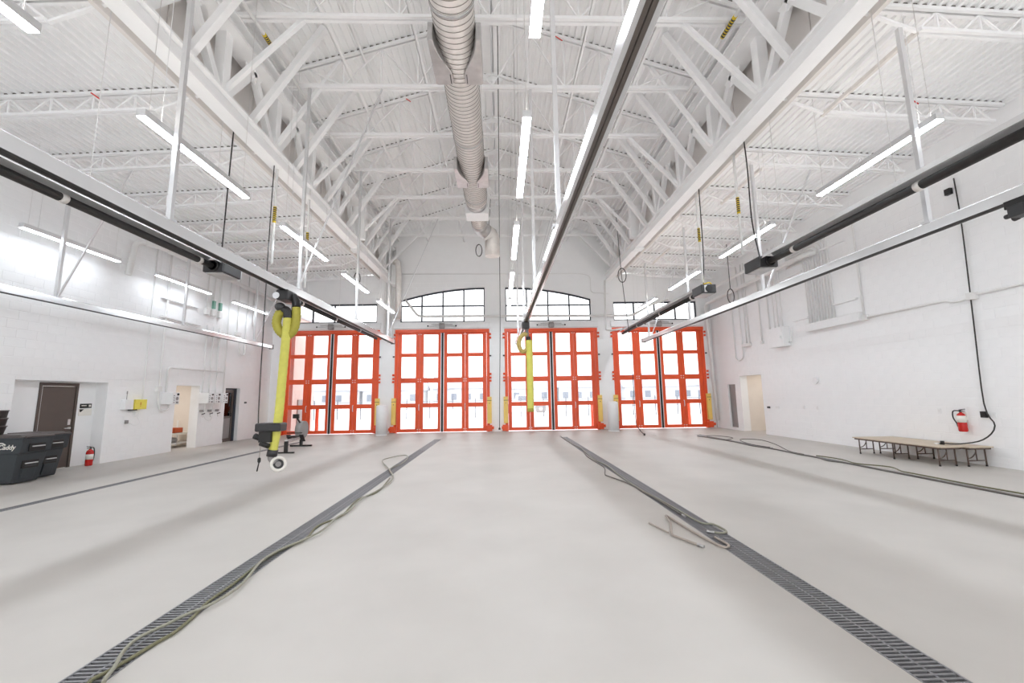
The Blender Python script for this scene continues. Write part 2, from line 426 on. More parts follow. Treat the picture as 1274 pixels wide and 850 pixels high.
# windows
WLAB = ['flat four-light window above the leftmost red door', 'arched eight-light window left of the central pier', 'arched eight-light window right of the central pier', 'flat four-light window above the rightmost red door']
for i, (a, b, c, d) in enumerate(WIN):
    y0, y1 = YF+.08, YF+.16; arched = i in (1, 2)
    top = ARCH if arched else (lambda x, d=d: d)
    f = MB(); f.box(a, y0, c, b, y1, c+.06); f.box(a, y0, c, a+.05, y1, top(a)); f.box(b-.05, y0, c, b, y1, top(b))
    n = 24 if arched else 1
    for k in range(n):
        p, q = a+(b-a)*k/n, a+(b-a)*(k+1)/n
        f.prism([(p, top(p)-.07), (q, top(q)-.07), (q, top(q)), (p, top(p))], 'Y', y0, y1)
    w = tag(f.build(f'window_{i+1}', M['dframe']), WLAB[i], None, None, 'structure')
    cols = [a+(b-a)*k/4 for k in range(5)]
    rows = [c+.05, (5.99 if arched else None)]
    for k in (1, 2, 3):
        m = MB(); m.box(cols[k]-.035, y0+.01, c, cols[k]+.035, y1-.01, top(cols[k])-.02); m.build('mullion', M['dframe'], w)
    if arched:
        m = MB(); m.box(a, y0+.014, 5.945, b, y1-.014, 6.015); m.build('transom', M['dframe'], w)
    for k in range(4):
        p, q = cols[k]+.02, cols[k+1]-.02
        if arched:
            g = MB(); g.box(p, y0+.035, c+.05, q, y0+.045, 5.97); g.build('pane', M['glass'], w)
            g = MB(); g.prism([(p, 5.99), (q, 5.99), (q, top(q)-.05), ((p+q)/2, top((p+q)/2)-.05), (p, top(p)-.05)], 'Y', y0+.035, y0+.045); g.build('pane', M['glass'], w)
        else:
            g = MB(); g.box(p, y0+.035, c+.05, q, y0+.045, d-.06); g.build('pane', M['glass'], w)

# ------------------------------------------------------------------ red four-fold doors
ROWS = [(.16, 1.16), (1.33, 2.31), (2.51, 3.53), (3.68, 4.60)]
def fold_door():
    R_ = M['red']; Y0 = YF+.02
    b = MB(); b.box(-DHW, Y0, 0, -DHW+.14, Y0+.16, DH); b.box(DHW-.14, Y0, 0, DHW, Y0+.16, DH); b.box(-DHW, Y0, 4.72, DHW, Y0+.16, DH)
    b.box(-DHW, Y0-.05, 4.66, DHW, Y0, 4.82)
    root = b.build('door', R_, bevel=.006); root.location = (0, 0, 0)
    leaves = [(-DHW+.15, -1.075), (-1.065, -.05), (.05, 1.065), (1.075, DHW-.15)]
    for li, (x0, x1) in enumerate(leaves):
        s = .165; f = MB(); y0, y1 = Y0+.03, Y0+.10
        px0, px1 = x0+s-.02*(li in (0, 3)), x1-s+.02*(li in (1, 2))
        f.box(x0, y0, .03, px0, y1, 4.70); f.box(px1, y0, .03, x1, y1, 4.70)
        zs = [.03]+[z for r in ROWS for z in r]+[4.70]
        for k in range(0, len(zs), 2): f.box(px0, y0+.004, zs[k], px1, y1-.004, zs[k+1])
        lf = f.build('leaf', R_, root, bevel=.005)
        for r in ROWS:
            g = MB(); g.box(px0-.01, y0+.03, r[0]-.01, px1+.01, y0+.042, r[1]+.01); g.build('pane', M['glass'], lf)
            e = MB()
            for q in (px0, px1-.012): e.box(q, y0+.012, r[0], q+.012, y1-.012, r[1])
            for q in (r[0], r[1]-.012): e.box(px0+.012, y0+.012, q, px1-.012, y1-.012, q+.012)
            e.build('glazing_bead', M['red'], lf)
    for cx in (-1.07, 1.07):
        for z in (.10, 2.41, 4.64):
            h = MB()
            for dx in (-.055, .055):
                for dz in (-.05, .05): h.cyl((cx+dx, Y0+.03, z+dz), (cx+dx, Y0+.012, z+dz), .022, 8)
            h.build('hinge_bolts', M['paper'], root)
        h = MB(); h.tube(bend([(cx, Y0+.03, 1.02), (cx, Y0-.03, 1.04), (cx, Y0-.03, 1.28), (cx, Y0+.03, 1.30)], .03), .017, 8)
        h.build('pull_handle', M['white'], root)
    c = MB(); c.box(-.045, Y0+.02, .02, .045, Y0+.11, 4.70); c.build('centre_seal', M['black'], root)
    c = MB(); c.box(-.08, Y0+.025, .02, -.047, Y0+.105, 4.70); c.box(.047, Y0+.025, .02, .08, Y0+.105, 4.70); c.build('seal_retainer', M['alu2'], root)
    for sgn in (-1, 1):
        j = sgn*(DHW-.02)
        g = MB(); g.box(j-.10, Y0-.14, .38, j+.10, Y0-.02, 1.60); g.build('guard', M['yellow'], root, bevel=.01)
        g = MB(); g.box(j-.10, Y0-.145, 1.42, j+.10, Y0-.14, 1.44); g.cyl((j, Y0-.15, 1.3), (j, Y0-.14, 1.3), .02, 8); g.build('guard_screw', M['darkbox'], root)
        k = MB()
        k.box(j-.16, Y0-.16, .03, j+.12, Y0, .30); k.box(j-.1, Y0-.2, .12, j+sgn*.2, Y0-.04, .24)
        k.build('pivot_bracket', R_, root, bevel=.008)
        for z in (2.30, 2.45, 2.62, 4.35, 4.52):
            k = MB(); k.cyl((j+sgn*.06, Y0-.06, z), (j+sgn*.06, Y0-.06, z+.09), .05, 10); k.build('hinge_knuckle', R_, root)
        k = MB(); k.cyl((j+sgn*.06, Y0-.05, 3.5), (j+sgn*.06, Y0-.05, 3.56), .045, 8); k.build('cam', M['darkbox'], root)
    # operator over the middle of the header
    k = MB(); k.box(-.12, YF-.28, 4.83, .12, YF-.13, 5.04); k.build('operator_gearbox', M['grey'], root, bevel=.01)
    k = MB(); k.lathe([(.09, 0), (.12, .02), (.12, .05), (.05, .07)], (0, YF-.24, 5.04), n=18); k.build('operator_wheel', M['galv2'], root)
    for sgn in (-1, 1):
        k = MB(); k.beam((0, YF-.24, 4.97), (sgn*.62, YF-.19, 4.95), .05, .03); k.beam((sgn*.05, YF-.2, 5.04), (sgn*.5, YF-.16, 5.03), .04, .03)
        k.build('operator_arm', M['galv2'], root)
        k = MB(); k.cyl((sgn*.66, YF-.19, 4.93), (sgn*.66, YF-.19, 4.99), .035, 8); k.build('arm_pivot', M['black'], root)
    return root
DLAB = ['red four-fold glazed door at the far left, behind the yellow hose', 'red four-fold glazed door second from the left',
        'red four-fold glazed door third from the left, right of the central pier', 'red four-fold glazed door at the far right']
d0 = fold_door()
for i, x in enumerate(DOORX):
    d = d0 if i == 0 else copy_tree(d0, (x-DOORX[0], 0, 0))
    if i == 0: d0.location.x = x
    d.name = f'door_{i+1}'; tag(d, DLAB[i], 'door', 'red four-fold bay doors', 'structure')

# ------------------------------------------------------------------ side doors and openings
b = MB()
for a, c, e, f in cells(9.0, 12.0, 0, 2.5, [(10.15, 11.07, 0, 2.11)]): b.box(XL-.36, a, e, XL-.30, c, f)
tag(b.build('wall_recess', M['wall']), 'white block back of the shallow door recess on the left', None, None, 'structure')
b = MB(); x = XL-.30
b.box(x-.05, 10.15, 0, x+.02, 10.21, 2.11); b.box(x-.05, 11.01, 0, x+.02, 11.07, 2.11); b.box(x-.05, 10.21, 2.03, x+.02, 11.01, 2.11)
d = tag(b.build('door_5', M['ddoor'], bevel=.004), 'dark taupe steel door in the left wall recess behind the carts', 'door', None, 'structure')
b = MB(); b.box(x-.04, 10.215, .01, x, 11.005, 2.025); b.build('leaf', M['ddoor'], d, bevel=.003)
b = MB(); b.box(x-.002, 10.212, .02, x+.008, 10.226, 2.02); b.build('edge_strip', M['white'], d)
b = MB(); b.cyl((x, 10.93, .98), (x+.05, 10.93, .98), .025, 10); b.beam((x+.045, 10.93, .98), (x+.045, 10.80, .98), .022, .02); b.box(x, 10.90, 1.06, x+.012, 10.96, 1.2)
b.build('door_handle', M['alu2'], d)
# passage on the left, with a beige room behind
b = MB(); X0, X1 = XL-3.4, XL-.30
b.box(X0, 12.2, 0, X0-.1, 16.1, 2.7); b.box(X0, 12.1, 0, X1, 12.2, 2.7); b.box(X0, 16.0, 0, X1, 16.1, 2.7); b.box(X0, 12.1, 2.6, X1, 16.1, 2.7)
tag(b.build('wall_side_room', M['beige']), 'beige room seen through the left wall passage', None, None, 'structure')
b = MB(); b.box(X0, 16.15, 0, X0-.1, 19.2, 2.7); b.box(X0, 16.12, 0, X1, 16.2, 2.7); b.box(X0, 19.1, 0, X1, 19.2, 2.7); b.box(X0, 16.1, 2.6, X1, 19.2, 2.7)
tag(b.build('wall_side_office', M['panel']), 'pale office seen through the glazed door on the left', None, None, 'structure')
def room_lamp(name, loc, e, col):
    l = bpy.data.lights.new(name, 'AREA'); l.energy = e; l.size = 0.6; l.color = col
    o = bpy.data.objects.new(name, l); o.location = loc; COL.objects.link(o)
room_lamp('side_room_lamp', (XL-1.6, 14.3, 2.55), 19, (1, .97, .93))
room_lamp('side_office_lamp', (XL-1.8, 17.2, 2.55), 16, (1, .98, .95))
# glazed dark-framed door on the left
b = MB(); x = XL-.16
b.box(x-.06, 16.39, 0, x+.03, 16.45, 2.1); b.box(x-.06, 17.16, 0, x+.03, 17.28, 2.1); b.box(x-.06, 16.45, 2.02, x+.03, 17.16, 2.1)
d = tag(b.build('door_6', M['dframe'], bevel=.003), 'dark framed glazed door at the far end of the left wall', 'door', None, 'structure')
b = MB(); b.box(x-.045, 16.455, .01, x, 16.53, 2.015); b.box(x-.045, 17.06, .01, x, 17.155, 2.015); b.box(x-.045, 16.53, .01, x, 17.06, .14); b.box(x-.045, 16.53, 1.93, x, 17.06, 2.015); b.box(x-.045, 16.53, .92, x, 17.06, 1.0)
lf = b.build('leaf', M['ddoor'], d)
b = MB(); b.box(x-.03, 16.53, 1.0, x-.02, 17.06, 1.93); b.build('pane', M['dglass'], lf)
b = MB(); b.box(x-.03, 16.53, .14, x-.02, 17.06, .92); b.build('kick_panel', M['grey'], lf)
b = MB(); b.box(x, 16.98, .98, x+.05, 17.02, 1.12); b.build('door_handle', M['black'], lf)
# right passage and narrow door
b = MB(); X0, X1 = XR+.30, XR+2.4
b.box(X1, 15.2, 0, X1+.1, 17.65, 2.8); b.box(X0, 15.2, 0, X1, 15.3, 2.8); b.box(X0, 17.55, 0, X1, 17.65, 2.8); b.box(X0, 15.2, 2.7, X1, 17.65, 2.8)
tag(b.build('wall_right_room', M['beige']), 'beige room seen through the right wall passage', None, None, 'structure')
room_lamp('right_room_lamp', (XR+1.2, 16.4, 2.6), 9, (1, .98, .95))
b = MB(); b.box(XR+.3, 17.68, 0, XR+.36, 18.6, 2.4); tag(b.build('wall_closet', M['panel']), 'grey back of the closet in the right wall', None, None, 'structure')
b = MB(); x = XR+.08
b.box(x, 17.80, .1, x+.06, 17.86, 1.98); b.box(x, 18.36, .1, x+.06, 18.42, 1.98); b.box(x, 17.86, 1.92, x+.06, 18.36, 1.98); b.box(x, 17.86, .1, x+.06, 18.36, .2)
d = tag(b.build('door_7', M['grey'], bevel=.003), 'narrow grey glazed door near the far right corner', 'door', None, 'structure')
b = MB(); b.box(x+.02, 17.86, .2, x+.035, 18.36, 1.92); b.build('frosted_pane', M['grey'], d)
b = MB(); b.box(x-.02, 17.90, .3, x+.005, 17.92, 1.7); b.build('pull_bar', M['alu2'], d)
# skirting shadow line: low curb along the walls
for nm, x0, x1, hs in (('baseboard_left', XL, XL+.012, LH), ('baseboard_right', XR-.012, XR, [RH[0]])):
    b = MB()
    for a, c, e, f in cells(3.0, YF, 0.0, .10, [(h[0], h[1], -1, 1) for h in hs]): b.box(x0, a, e, x1, c, f)
    tag(b.build(nm, M['wall']), 'white painted wall base course', None, None, 'structure')
# ================================================================== STEEL
JY = [7.34+1.855*k for k in range(7)]
# gable joists
def gable_joist():
    y = JY[0]; root = thing('gable_joist', '', 'joist', (0, y, 9.1))
    ends = (-5.35, 5.25)
    for e, s in ((ends[0], -1), (ends[1], 1)):
        b = MB()
        for dy in (-.05, .05): b.beam((e, y+dy, gz(e)-.036), (RIDGE_X, y+dy, RIDGE_Z-.036), .055, .065)
        b.build('top_chord', M['steel'], root)
    b = MB()
    for dy in (-.05, .05): b.box(-5.2, y+dy-.03, 9.08, 5.1, y+dy+.03, 9.15)
    b.build('bottom_chord', M['steel'], root)
    n = 6
    for s in (-1, 1):
        xs = [RIDGE_X + s*(0.9*i) for i in range(n)]
        for i in range(n):
            x = xs[i]
            if i < 5:
                w = MB(); w.beam((x, y, 9.15), (x, y, gz(x)-.06), .035, .035); w.build('web_member', M['steel'], root)
            if i < n-1:
                w = MB(); xa, xb = (xs[i], xs[i+1])
                if i % 2 == 0: w.beam((xa, y, 9.15), (xb, y, gz(xb)-.06), .03, .03)
                else: w.beam((xa, y, gz(xa)-.06), (xb, y, 9.15), .03, .03)
                w.build('web_member', M['steel'], root)
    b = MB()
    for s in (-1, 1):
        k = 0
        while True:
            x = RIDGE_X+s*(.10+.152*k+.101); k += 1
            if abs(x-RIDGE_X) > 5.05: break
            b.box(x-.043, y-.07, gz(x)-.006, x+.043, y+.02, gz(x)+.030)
    tag(b.build('flute_shade_blocks', M['gap_shade'], root), kind='stuff')  # grey blocks paint the shade in the flute gaps above the joist
    g = MB(); g.box(RIDGE_X-.28, y-.02, RIDGE_Z-.26, RIDGE_X+.28, y+.02, RIDGE_Z-.07); g.build('ridge_gusset', M['steel'], root)
    return root
gj = gable_joist()
for i, y in enumerate(JY):
    o = gj if i == 0 else copy_tree(gj, (0, y-JY[0], 0))
    o['label'] = f'white gable roof joist with horizontal tie, {ORD[i]} in view'; o['group'] = 'gable roof joists'

# side aisle joists
SJ = [3.63, 5.485]+JY
def side_joist(s):
    y = SJ[0]; xa, xb = s*5.5, s*(10.62 if s < 0 else 10.2); root = thing('aisle_joist', '', 'joist', (s*8, y, 7.2))
    b = MB()
    for dy in (-.045, .045): b.beam((xa, y+dy, sz(xa)-.03), (xb, y+dy, sz(xb)-.03), .055, .055)
    b.build('top_chord', M['steel'], root)
    x1, x2 = s*6.5, s*(10.35 if s < 0 else 9.95)
    zb = lambda x: sz(x)-.40
    b = MB()
    for dy in (-.045, .045): b.beam((x1, y+dy, zb(x1)), (x2, y+dy, zb(x2)), .05, .05)
    b.build('bottom_chord', M['steel'], root)
    b = MB(); b.beam((s*5.55, y, sz(5.55)-.07), (x1, y, zb(x1)), .05, .04); b.build('end_web', M['steel'], root)
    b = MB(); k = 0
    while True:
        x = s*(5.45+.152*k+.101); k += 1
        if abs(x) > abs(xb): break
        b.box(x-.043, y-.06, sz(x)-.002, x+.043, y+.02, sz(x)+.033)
    tag(b.build('flute_shade_blocks', M['gap_shade'], root), kind='stuff')  # aisle flute gaps filled with grey in place of their shade
    n = 5; xs = [x1+(x2-x1)*i/n for i in range(n+1)]
    for i in range(n):
        xm = (xs[i]+xs[i+1])/2
        for p in (xs[i], xs[i+1]):
            w = MB(); w.beam((p, y, zb(p)+.02), (xm, y, sz(xm)-.05), .03, .03); w.build('web_member', M['steel'], root)
        w = MB(); w.beam((xm, y, zb(xm)+.02), (xm, y, sz(xm)-.05), .025, .025); w.build('web_member', M['steel'], root)
    return root
for s, side in ((-1, 'left'), (1, 'right')):
    sj = side_joist(s)
    for i, y in enumerate(SJ):
        o = sj if i == 0 else copy_tree(sj, (0, y-SJ[0], 0))
        o['label'] = f'white bar joist under the {side} aisle deck, {ORD[i]} in view'; o['group'] = f'joists of the {side} aisle'

# long trusses along both sides of the nave
TY = [5.485]+JY
for s, side in ((-1, 'left'), (1, 'right')):
    t = thing('long_truss', f'long white steel truss carrying the {side} side of the gable roof', 'truss', (s*5.3, 12, 7.1), 'long trusses')
    b = MB(); b.box(s*5.15, 2.0, 7.10, s*5.44, YF, 7.16); b.box(s*5.25, 2.0, 7.16, s*5.34, YF, 7.42); b.box(s*5.15, 2.0, 7.42, s*5.44, YF, 7.47)
    b.build('bottom_chord', M['steel'], t)
    b = MB(); b.box(s*5.02, 2.0, 8.72, s*5.50, YF, 8.78); b.box(s*5.20, 2.0, 8.78, s*5.32, YF, 9.02); b.box(s*5.02, 2.0, 9.02, s*5.50, YF, 9.07)
    b.build('top_chord', M['steel'], t)
    b = MB(); b.box(s*5.43, 2.0, 7.40, s*5.50, YF, 7.56); b.build('deck_angle', M['steel'], t)
    for y in TY:
        b = MB(); b.box(s*5.22, y-.10, 7.47, s*5.42, y+.10, 8.72); b.build('vertical', M['steel'], t)
        b = MB(); b.prism([(y-.32, 7.47), (y+.32, 7.47), (y+.16, 7.74), (y-.16, 7.74)], 'X', s*5.30, s*5.33); b.build('gusset', M['steel'], t)
        ym = y+.93
        if ym < YF-.3:
            for yy in (y+.12, y+1.855-.12):
                if yy > YF-.1: continue
                b = MB(); b.beam((s*5.32, yy, 7.52), (s*5.32, ym, 8.70), .15, .13, up=(1, 0, 0)); b.build('diagonal', M['steel'], t)
            b = MB(); b.prism([(ym-.3, 8.72), (ym+.3, 8.72), (ym+.14, 8.47), (ym-.14, 8.47)], 'X', s*5.30, s*5.33); b.build('gusset', M['steel'], t)
        if y > 7:
            b = MB(); b.box(s*5.12, y-.07, 9.07, s*5.40, y+.07, gz(s*5.25)-.07); b.build('joist_seat', M['steel'], t)
    b = MB(); b.box(s*5.12, 14.72, 7.04, s*5.47, 15.06, 7.10); b.build('splice_plate', M['white'], t)
    b = MB(); b.box(s*4.98, 14.66, 7.47, s*5.24, 14.90, 9.6); b.build('post', M['steel'], t, bevel=.01)
# knee braces from the bottom chords up to the roof
YK = [6.53]+[JY[0]+.05+.9275*k for k in range(13)]
for s, side in ((-1, 'left'), (1, 'right')):
    for i, y in enumerate(YK):
        tie = i % 4 == 1
        top = (s*3.83, y, 9.12) if tie else (s*3.85, y, gz(s*3.85)-.05)
        w = .085 if i % 2 == 1 else .13
        if i >= 13 and not tie: top = (s*3.85, y, 9.15)
        b = MB(); b.beam((s*5.38, y, 7.45), top, w, w, up=(0, 1, 0)); o = b.build('knee_brace', M['steel'])
        tag(o, f'white diagonal knee brace on the {side} truss, {i+1} back from the front' if False else f'white diagonal brace from the {side} truss to the roof, {ORD[i] if i < 10 else FAR[len(YK)-1-i]} on that side', 'brace', f'knee braces of the {side} truss')
# bridging angles along the roof
for x, z, l in ((-3.45, 9.17, 'left tie bridging'), (3.35, 9.17, 'right tie bridging'), (-3.3, gz(-3.3)-.09, 'upper left bridging'), (3.2, gz(3.2)-.09, 'upper right bridging'), (-1.7, 9.17, 'inner left bridging'), (1.9, 9.17, 'inner right bridging')):
    b = MB(); b.box(x-.03, 5.0, z, x+.03, YF, z+.012); b.box(x-.03, 5.0, z, x-.02, YF, z+.05)
    tag(b.build('bridging_angle', M['steel']), {'left tie bridging': 'white bridging angle on the roof ties, left outer', 'right tie bridging': 'white bridging angle on the roof ties, right outer', 'upper left bridging': 'white bridging angle under the left roof slope', 'upper right bridging': 'white bridging angle under the right roof slope', 'inner left bridging': 'white bridging angle on the roof ties, left of the duct', 'inner right bridging': 'white bridging angle on the roof ties, right of the centre lights'}[l], 'angle', 'roof bridging angles')
# yellow pipe markers lie on two thin pipes along the trusses
def gas_pipe(name, pts, r, label, group, marks=()):
    t = thing(name, label, 'pipe', pts[0], group)
    b = MB(); b.tube(bend(pts, .12), r, 8); b.build('pipe', M['cond'], t)
    for p, q in marks:
        b = MB(); b.cyl(p, q, r*1.25, 10); m = b.build('yellow_marker', M['marker'], t)
        p, q = Vector(p), Vector(q); b = MB()
        for k in range(7):
            c = p.lerp(q, .12+.125*k); b.cyl(c, p.lerp(q, .12+.125*k+.07), r*1.27, 10)
        b.build('dark_print', M['darkbox'], m)
    return t
gas_pipe('gas_pipe', [(-4.75, 5.2, 9.02), (-4.75, 18.9, 9.02)], .035, 'white gas pipe with yellow marker along the left roof eave', 'roof gas pipes', [((-4.75, 7.62, 9.02), (-4.75, 7.98, 9.02))])
gas_pipe('gas_pipe', [(4.75, 5.2, 9.02), (4.75, 18.9, 9.02)], .035, 'white gas pipe with yellow marker along the right roof eave', 'roof gas pipes', [((4.75, 7.1, 9.02), (4.75, 7.6, 9.02))])
for x, y, zb, l in ((5.62, 8.98, 4.75, 'in front of the right aisle, nearer one'), (5.55, 10.75, 4.6, 'in front of the right aisle, farther one'), (-5.3, 9.4, 4.75, 'beside the left rail, nearer one'), (-5.25, 10.95, 4.6, 'beside the left rail, farther one')):
    gas_pipe('gas_drop', [(x, y, sz(5.6)), (x, y, zb)], .03, f'white gas drop pipe with yellow marker {l}', 'gas drops', [((x, y, 5.75), (x, y, 6.15))])

# ================================================================== LIGHTS
LX = [(-4.68, 'above the left rail'), (0.40, 'along the hall centre'), (6.34, 'over the right aisle'), (-10.15, 'beside the left wall')]
LY = [-1.9, 1.58, 5.08, 8.62, 12.10, 15.64]
def led():
    x, y, z, L = 0, 0, 5.32, 2.27
    t = thing('linear_light', '', 'ceiling light', (0, 0, z))
    b = MB(); b.box(-.06, 0, z+.012, .06, L, z+.11); b.build('housing', M['alu2'], t, bevel=.004)
    b = MB(); b.box(-.055, .012, z, .055, L-.012, z+.014); b.build('diffuser', M['led'], t)
    b = MB(); b.box(-.045, .03, z+.108, .045, L-.03, z+.114); b.build('uplight_lens', M['up_fill'], t)  # added glowing strip on the housing top, lights the roof above
    return t
l0 = led(); first = True
low = [c for c in l0.children if c.name.startswith('diffuser')][0].data.copy(); low.materials[0] = M['led_low']
for x, where in LX:
    vis = [y for y in LY if not (x < -8 and y < 6) and not (y < 0)]
    if x > 5 or x < -8: vis = [y for y in vis if y > 4]
    for y in LY:
        o = l0 if first else copy_tree(l0, (0, 0, 0)); first = False
        zl = 5.43 if x > 5 else 5.32
        o.location = (x, y*1.03 if x > 5 else y, zl)
        lab = f'white linear LED light {where}, {ORD[vis.index(y)]} in its row' if y in vis else f'white linear LED light {where}, {ORD[LY.index(y)]} the back wall'
        if x < -8:
            for ch in list(o.children):
                if ch.name.startswith('uplight_lens'): bpy.data.objects.remove(ch)
        if x < -8:
            for ch in list(o.children):
                if ch.name.startswith('diffuser'): ch.data = low
        tag(o, lab, 'ceiling light', 'suspended linear lights')
        top = gz(x) if abs(x) < 5.3 else sz(x)
        y = o.location.y
        for dy in (.12, 2.15):
            c = MB(); c.tube([(x, y+dy, zl+.1), (x, y+dy, top)], .0035, 5)
            w = c.build('suspension_wire', M['wire'], o)
        c = MB(); c.tube([(x+.02, y+.3, zl+.1), (x+.02, y+.3, top)], .005, 5); c.build('power_cord', M['white'], o)

# ================================================================== EXHAUST RAILS
def rail(x, z0, h_, y0, y1, label, hang, braces, seal, x1=None, px=0.0, lip=.010):
    x1 = x if x1 is None else x1
    t = thing('exhaust_rail', label, 'rail', (x, (y0+y1)/2, z0), 'exhaust extraction rails')
    z1, w = z0+h_, .075
    def X(y): return x+(x1-x)*(y-y0)/(y1-y0)
    def ext(poly):
        m = MB(); n = len(poly); dx = x1-x
        m.add([(u, y0, v) for u, v in poly]+[(u+dx, y1, v) for u, v in poly], [tuple(range(n)), tuple(range(2*n-1, n-1, -1))]+[(i, i+n, (i+1) % n+n, (i+1) % n) for i in range(n)])
        return m
    ext([(x-w, z0), (x-w+lip, z0), (x-w+lip, z0+.03), (x+w-lip, z0+.03), (x+w-lip, z0), (x+w, z0), (x+w, z1-.02), (x+w-.02, z1), (x-w+.02, z1), (x-w, z1-.02)]).build('profile', M['alu'], t)
    for a, b_ in ((-w+lip+.001, -.004), (.004, w-lip-.001)):
        ext([(x+a, z0+.001), (x+b_, z0+.001), (x+b_, z0+.028), (x+a, z0+.028)]).build('rubber_seal', seal, t)
    xe = x1
    b = MB(); b.box(xe-w-.01, y1-.02, z0-.02, xe+w+.01, y1+.05, z1+.01); b.build('end_cap', M['darkbox'], t, bevel=.008)
    for y, top in hang:
        xx = X(y)+px
        h = MB(); h.box(xx-.032, y-.03, z1, xx+.032, y+.03, top); h.build('hanger_post', M['alu2'], t)
        h = MB(); h.box(X(y)-.09, y-.06, z1-.02, X(y)+.09, y+.06, z1+.02); h.build('clamp', M['alu2'], t)
    for p, q in braces:
        h = MB(); h.beam(p, q, .03, .03); h.build('brace_rod', M['alu2'], t)
    return t
M['seal'] = mat("grey_brown_rubber_seal", (104, 96, 90), 0.6, noise=.1, scale=10)
rail(-4.57, 3.91, .18, -3.0, 17.55, 'polished aluminium exhaust rail left of centre with the yellow hose', [(5.52, 9.08), (9.20, 9.08), (12.9, 9.08), (16.6, 9.08)],
     [((-4.55, 9.2, 4.12), (-2.8, 9.2, 9.08)), ((-4.55, 16.6, 4.12), (-2.55, 16.6, 9.08))], M['blackpipe'], None, .035)
rail(0.93, 3.80, .16, -3.0, 17.3, 'polished aluminium exhaust rail right of the hall centre', [(5.5, 9.08), (9.2, 9.08), (12.9, 9.08), (16.6, 9.08)],
     [((0.82, 12.95, 4.15), (2.3, 12.9, 9.08)), ((0.78, 16.6, 4.15), (2.2, 16.6, 9.08))], M['seal'], .74, 0, .037)
rail(6.20, 3.83, .15, -3.0, 17.4, 'polished aluminium exhaust rail over the right aisle', [(5.45, 7.1), (9.2, 7.1), (12.95, 7.1), (16.65, 7.1)],
     [((6.25, 9.2, 4.0), (7.63, 9.2, 6.98)), ((6.25, 16.6, 4.0), (7.5, 16.6, 6.98))], M['blackpipe'], None, -.03)
rail(-9.85, 3.80, .15, -3.0, 17.85, 'polished aluminium exhaust rail along the left wall', [(9.2, 6.9), (12.9, 6.9), (16.6, 6.9)],
     [((-9.8, 9.2, 3.98), (-8.5, 9.2, 6.95)), ((-9.8, 16.6, 3.98), (-8.5, 16.6, 6.95))], M['blackpipe'])
# unistrut channels under the right aisle joists
for i, (ya, yb) in enumerate(((5.5, 7.4), (9.35, 11.2), (14.9, 16.7))):
    b = MB(); b.box(6.48, ya, 7.06, 6.54, yb, 7.10); b.box(6.48, ya, 7.10, 6.49, yb, 7.13); b.box(6.53, ya, 7.10, 6.54, yb, 7.13)
    tag(b.build('strut_channel', M['galv']), f'grey strut channel under the right aisle joists, {ORD[i]}', 'channel', 'strut channels')

# ================================================================== HEATERS
def heater(x, yb, y0, y1, label, face, zc=4.35, tr=.062):
    """burner box at yb, tube from y0 to y1"""
    t = thing('tube_heater', label, 'heater', (x, yb, 4.4), 'radiant tube heaters')
    b = MB()
    zh = zc+tr*.85+.018; b.prism([(x-.15, zh), (x-.06, zh+.10), (x+.06, zh+.10), (x+.15, zh), (x+.165, zh), (x+.07, zh+.12), (x-.07, zh+.12), (x-.165, zh)], 'Y', y0, y1)
    b.build('reflector_hood', M['alu2'], t)
    b = MB(); b.cyl((x, y0, zc), (x, y1, zc), tr, 12); b.build('tube', M['blackpipe'], t)
    L = abs(y1-y0)
    for k in range(int(L/2.4)+1):
        y = min(y0, y1)+.4+2.4*k
        if y > max(y0, y1): break
        c = MB(); c.cyl((x, y-.04, zc), (x, y+.04, zc), tr+.008, 12); c.build('coupling', M['galv'], t)
        c = MB(); c.tube([(x, y+.3, zc+.15), (x, y+.3, sz(x)-.05)], .005, 5); c.build('chain', M['wire'], t)
    d = 1 if yb > y0 else -1
    b = MB(); b.box(x-.20, yb-.28, zc-.11, x+.20, yb+.28, zc+.13); bx = b.build('burner_box', M['darkbox'], t, bevel=.02)
    b = MB(); b.box(x-.16, yb-.24, zc-.13, x+.16, yb+.24, zc-.11); b.build('bottom_plate', M['galv2'], bx)
    e = yb - d*.28
    b = MB(); b.cyl((x+.02, e, zc), (x+.02, e-d*.05, zc), .085, 16); b.lathe([(.085, 0), (.10, 0.01), (.10, .03), (.085, .04)], (x+.02, e-d*.05, zc), 'Y', 16); b.build('blower_ring', M['black'], bx)
    b = MB(); b.cyl((x, e-d*.05, zc), (x, e-d*.22, zc), .04, 10); b.build('burner_nozzle', M['galv2'], bx)
    b = MB(); b.box(x-.19, yb+d*.28, zc-.10, x+.19, yb+d*.295, zc+.12); b.build('side_panel', M['alu2' if d > 0 else 'darkbox'], bx)
    if d < 0:
        b = MB(); b.cyl((x-.02, yb-.295, zc), (x-.02, yb-.34, zc), .09, 16); b.build('air_inlet', M['black'], bx)
        b = MB(); b.box(x-.13, yb-.31, zc-.09, x-.06, yb-.295, zc+.10); b.build('white_bracket', M['white'], bx)
        b = MB(); b.tube(smooth_path([(x-.1, yb-.2, zc+.15), (x+.02, yb-.28, zc+.17), (x+.12, yb-.2, zc+.15)], 4), .02, 6); b.build('yellow_gas_line', M['marker'], bx)
    return t
heater(5.72, 8.54, 8.25, -2.5, 'long black tube heater over the right aisle with dark burner box, nearer one', 1)
heater(5.66, 10.95, 11.25, 18.6, 'tube heater over the right aisle running to the far doors', 1, 4.40)
heater(-5.55, 8.15, 7.87, -2.5, 'long black tube heater beside the left rail with dark burner box, nearer one', -1, 4.195, .056)
heater(-5.60, 10.85, 11.15, 18.6, 'tube heater beside the left rail running to the far doors', -1, 4.30)

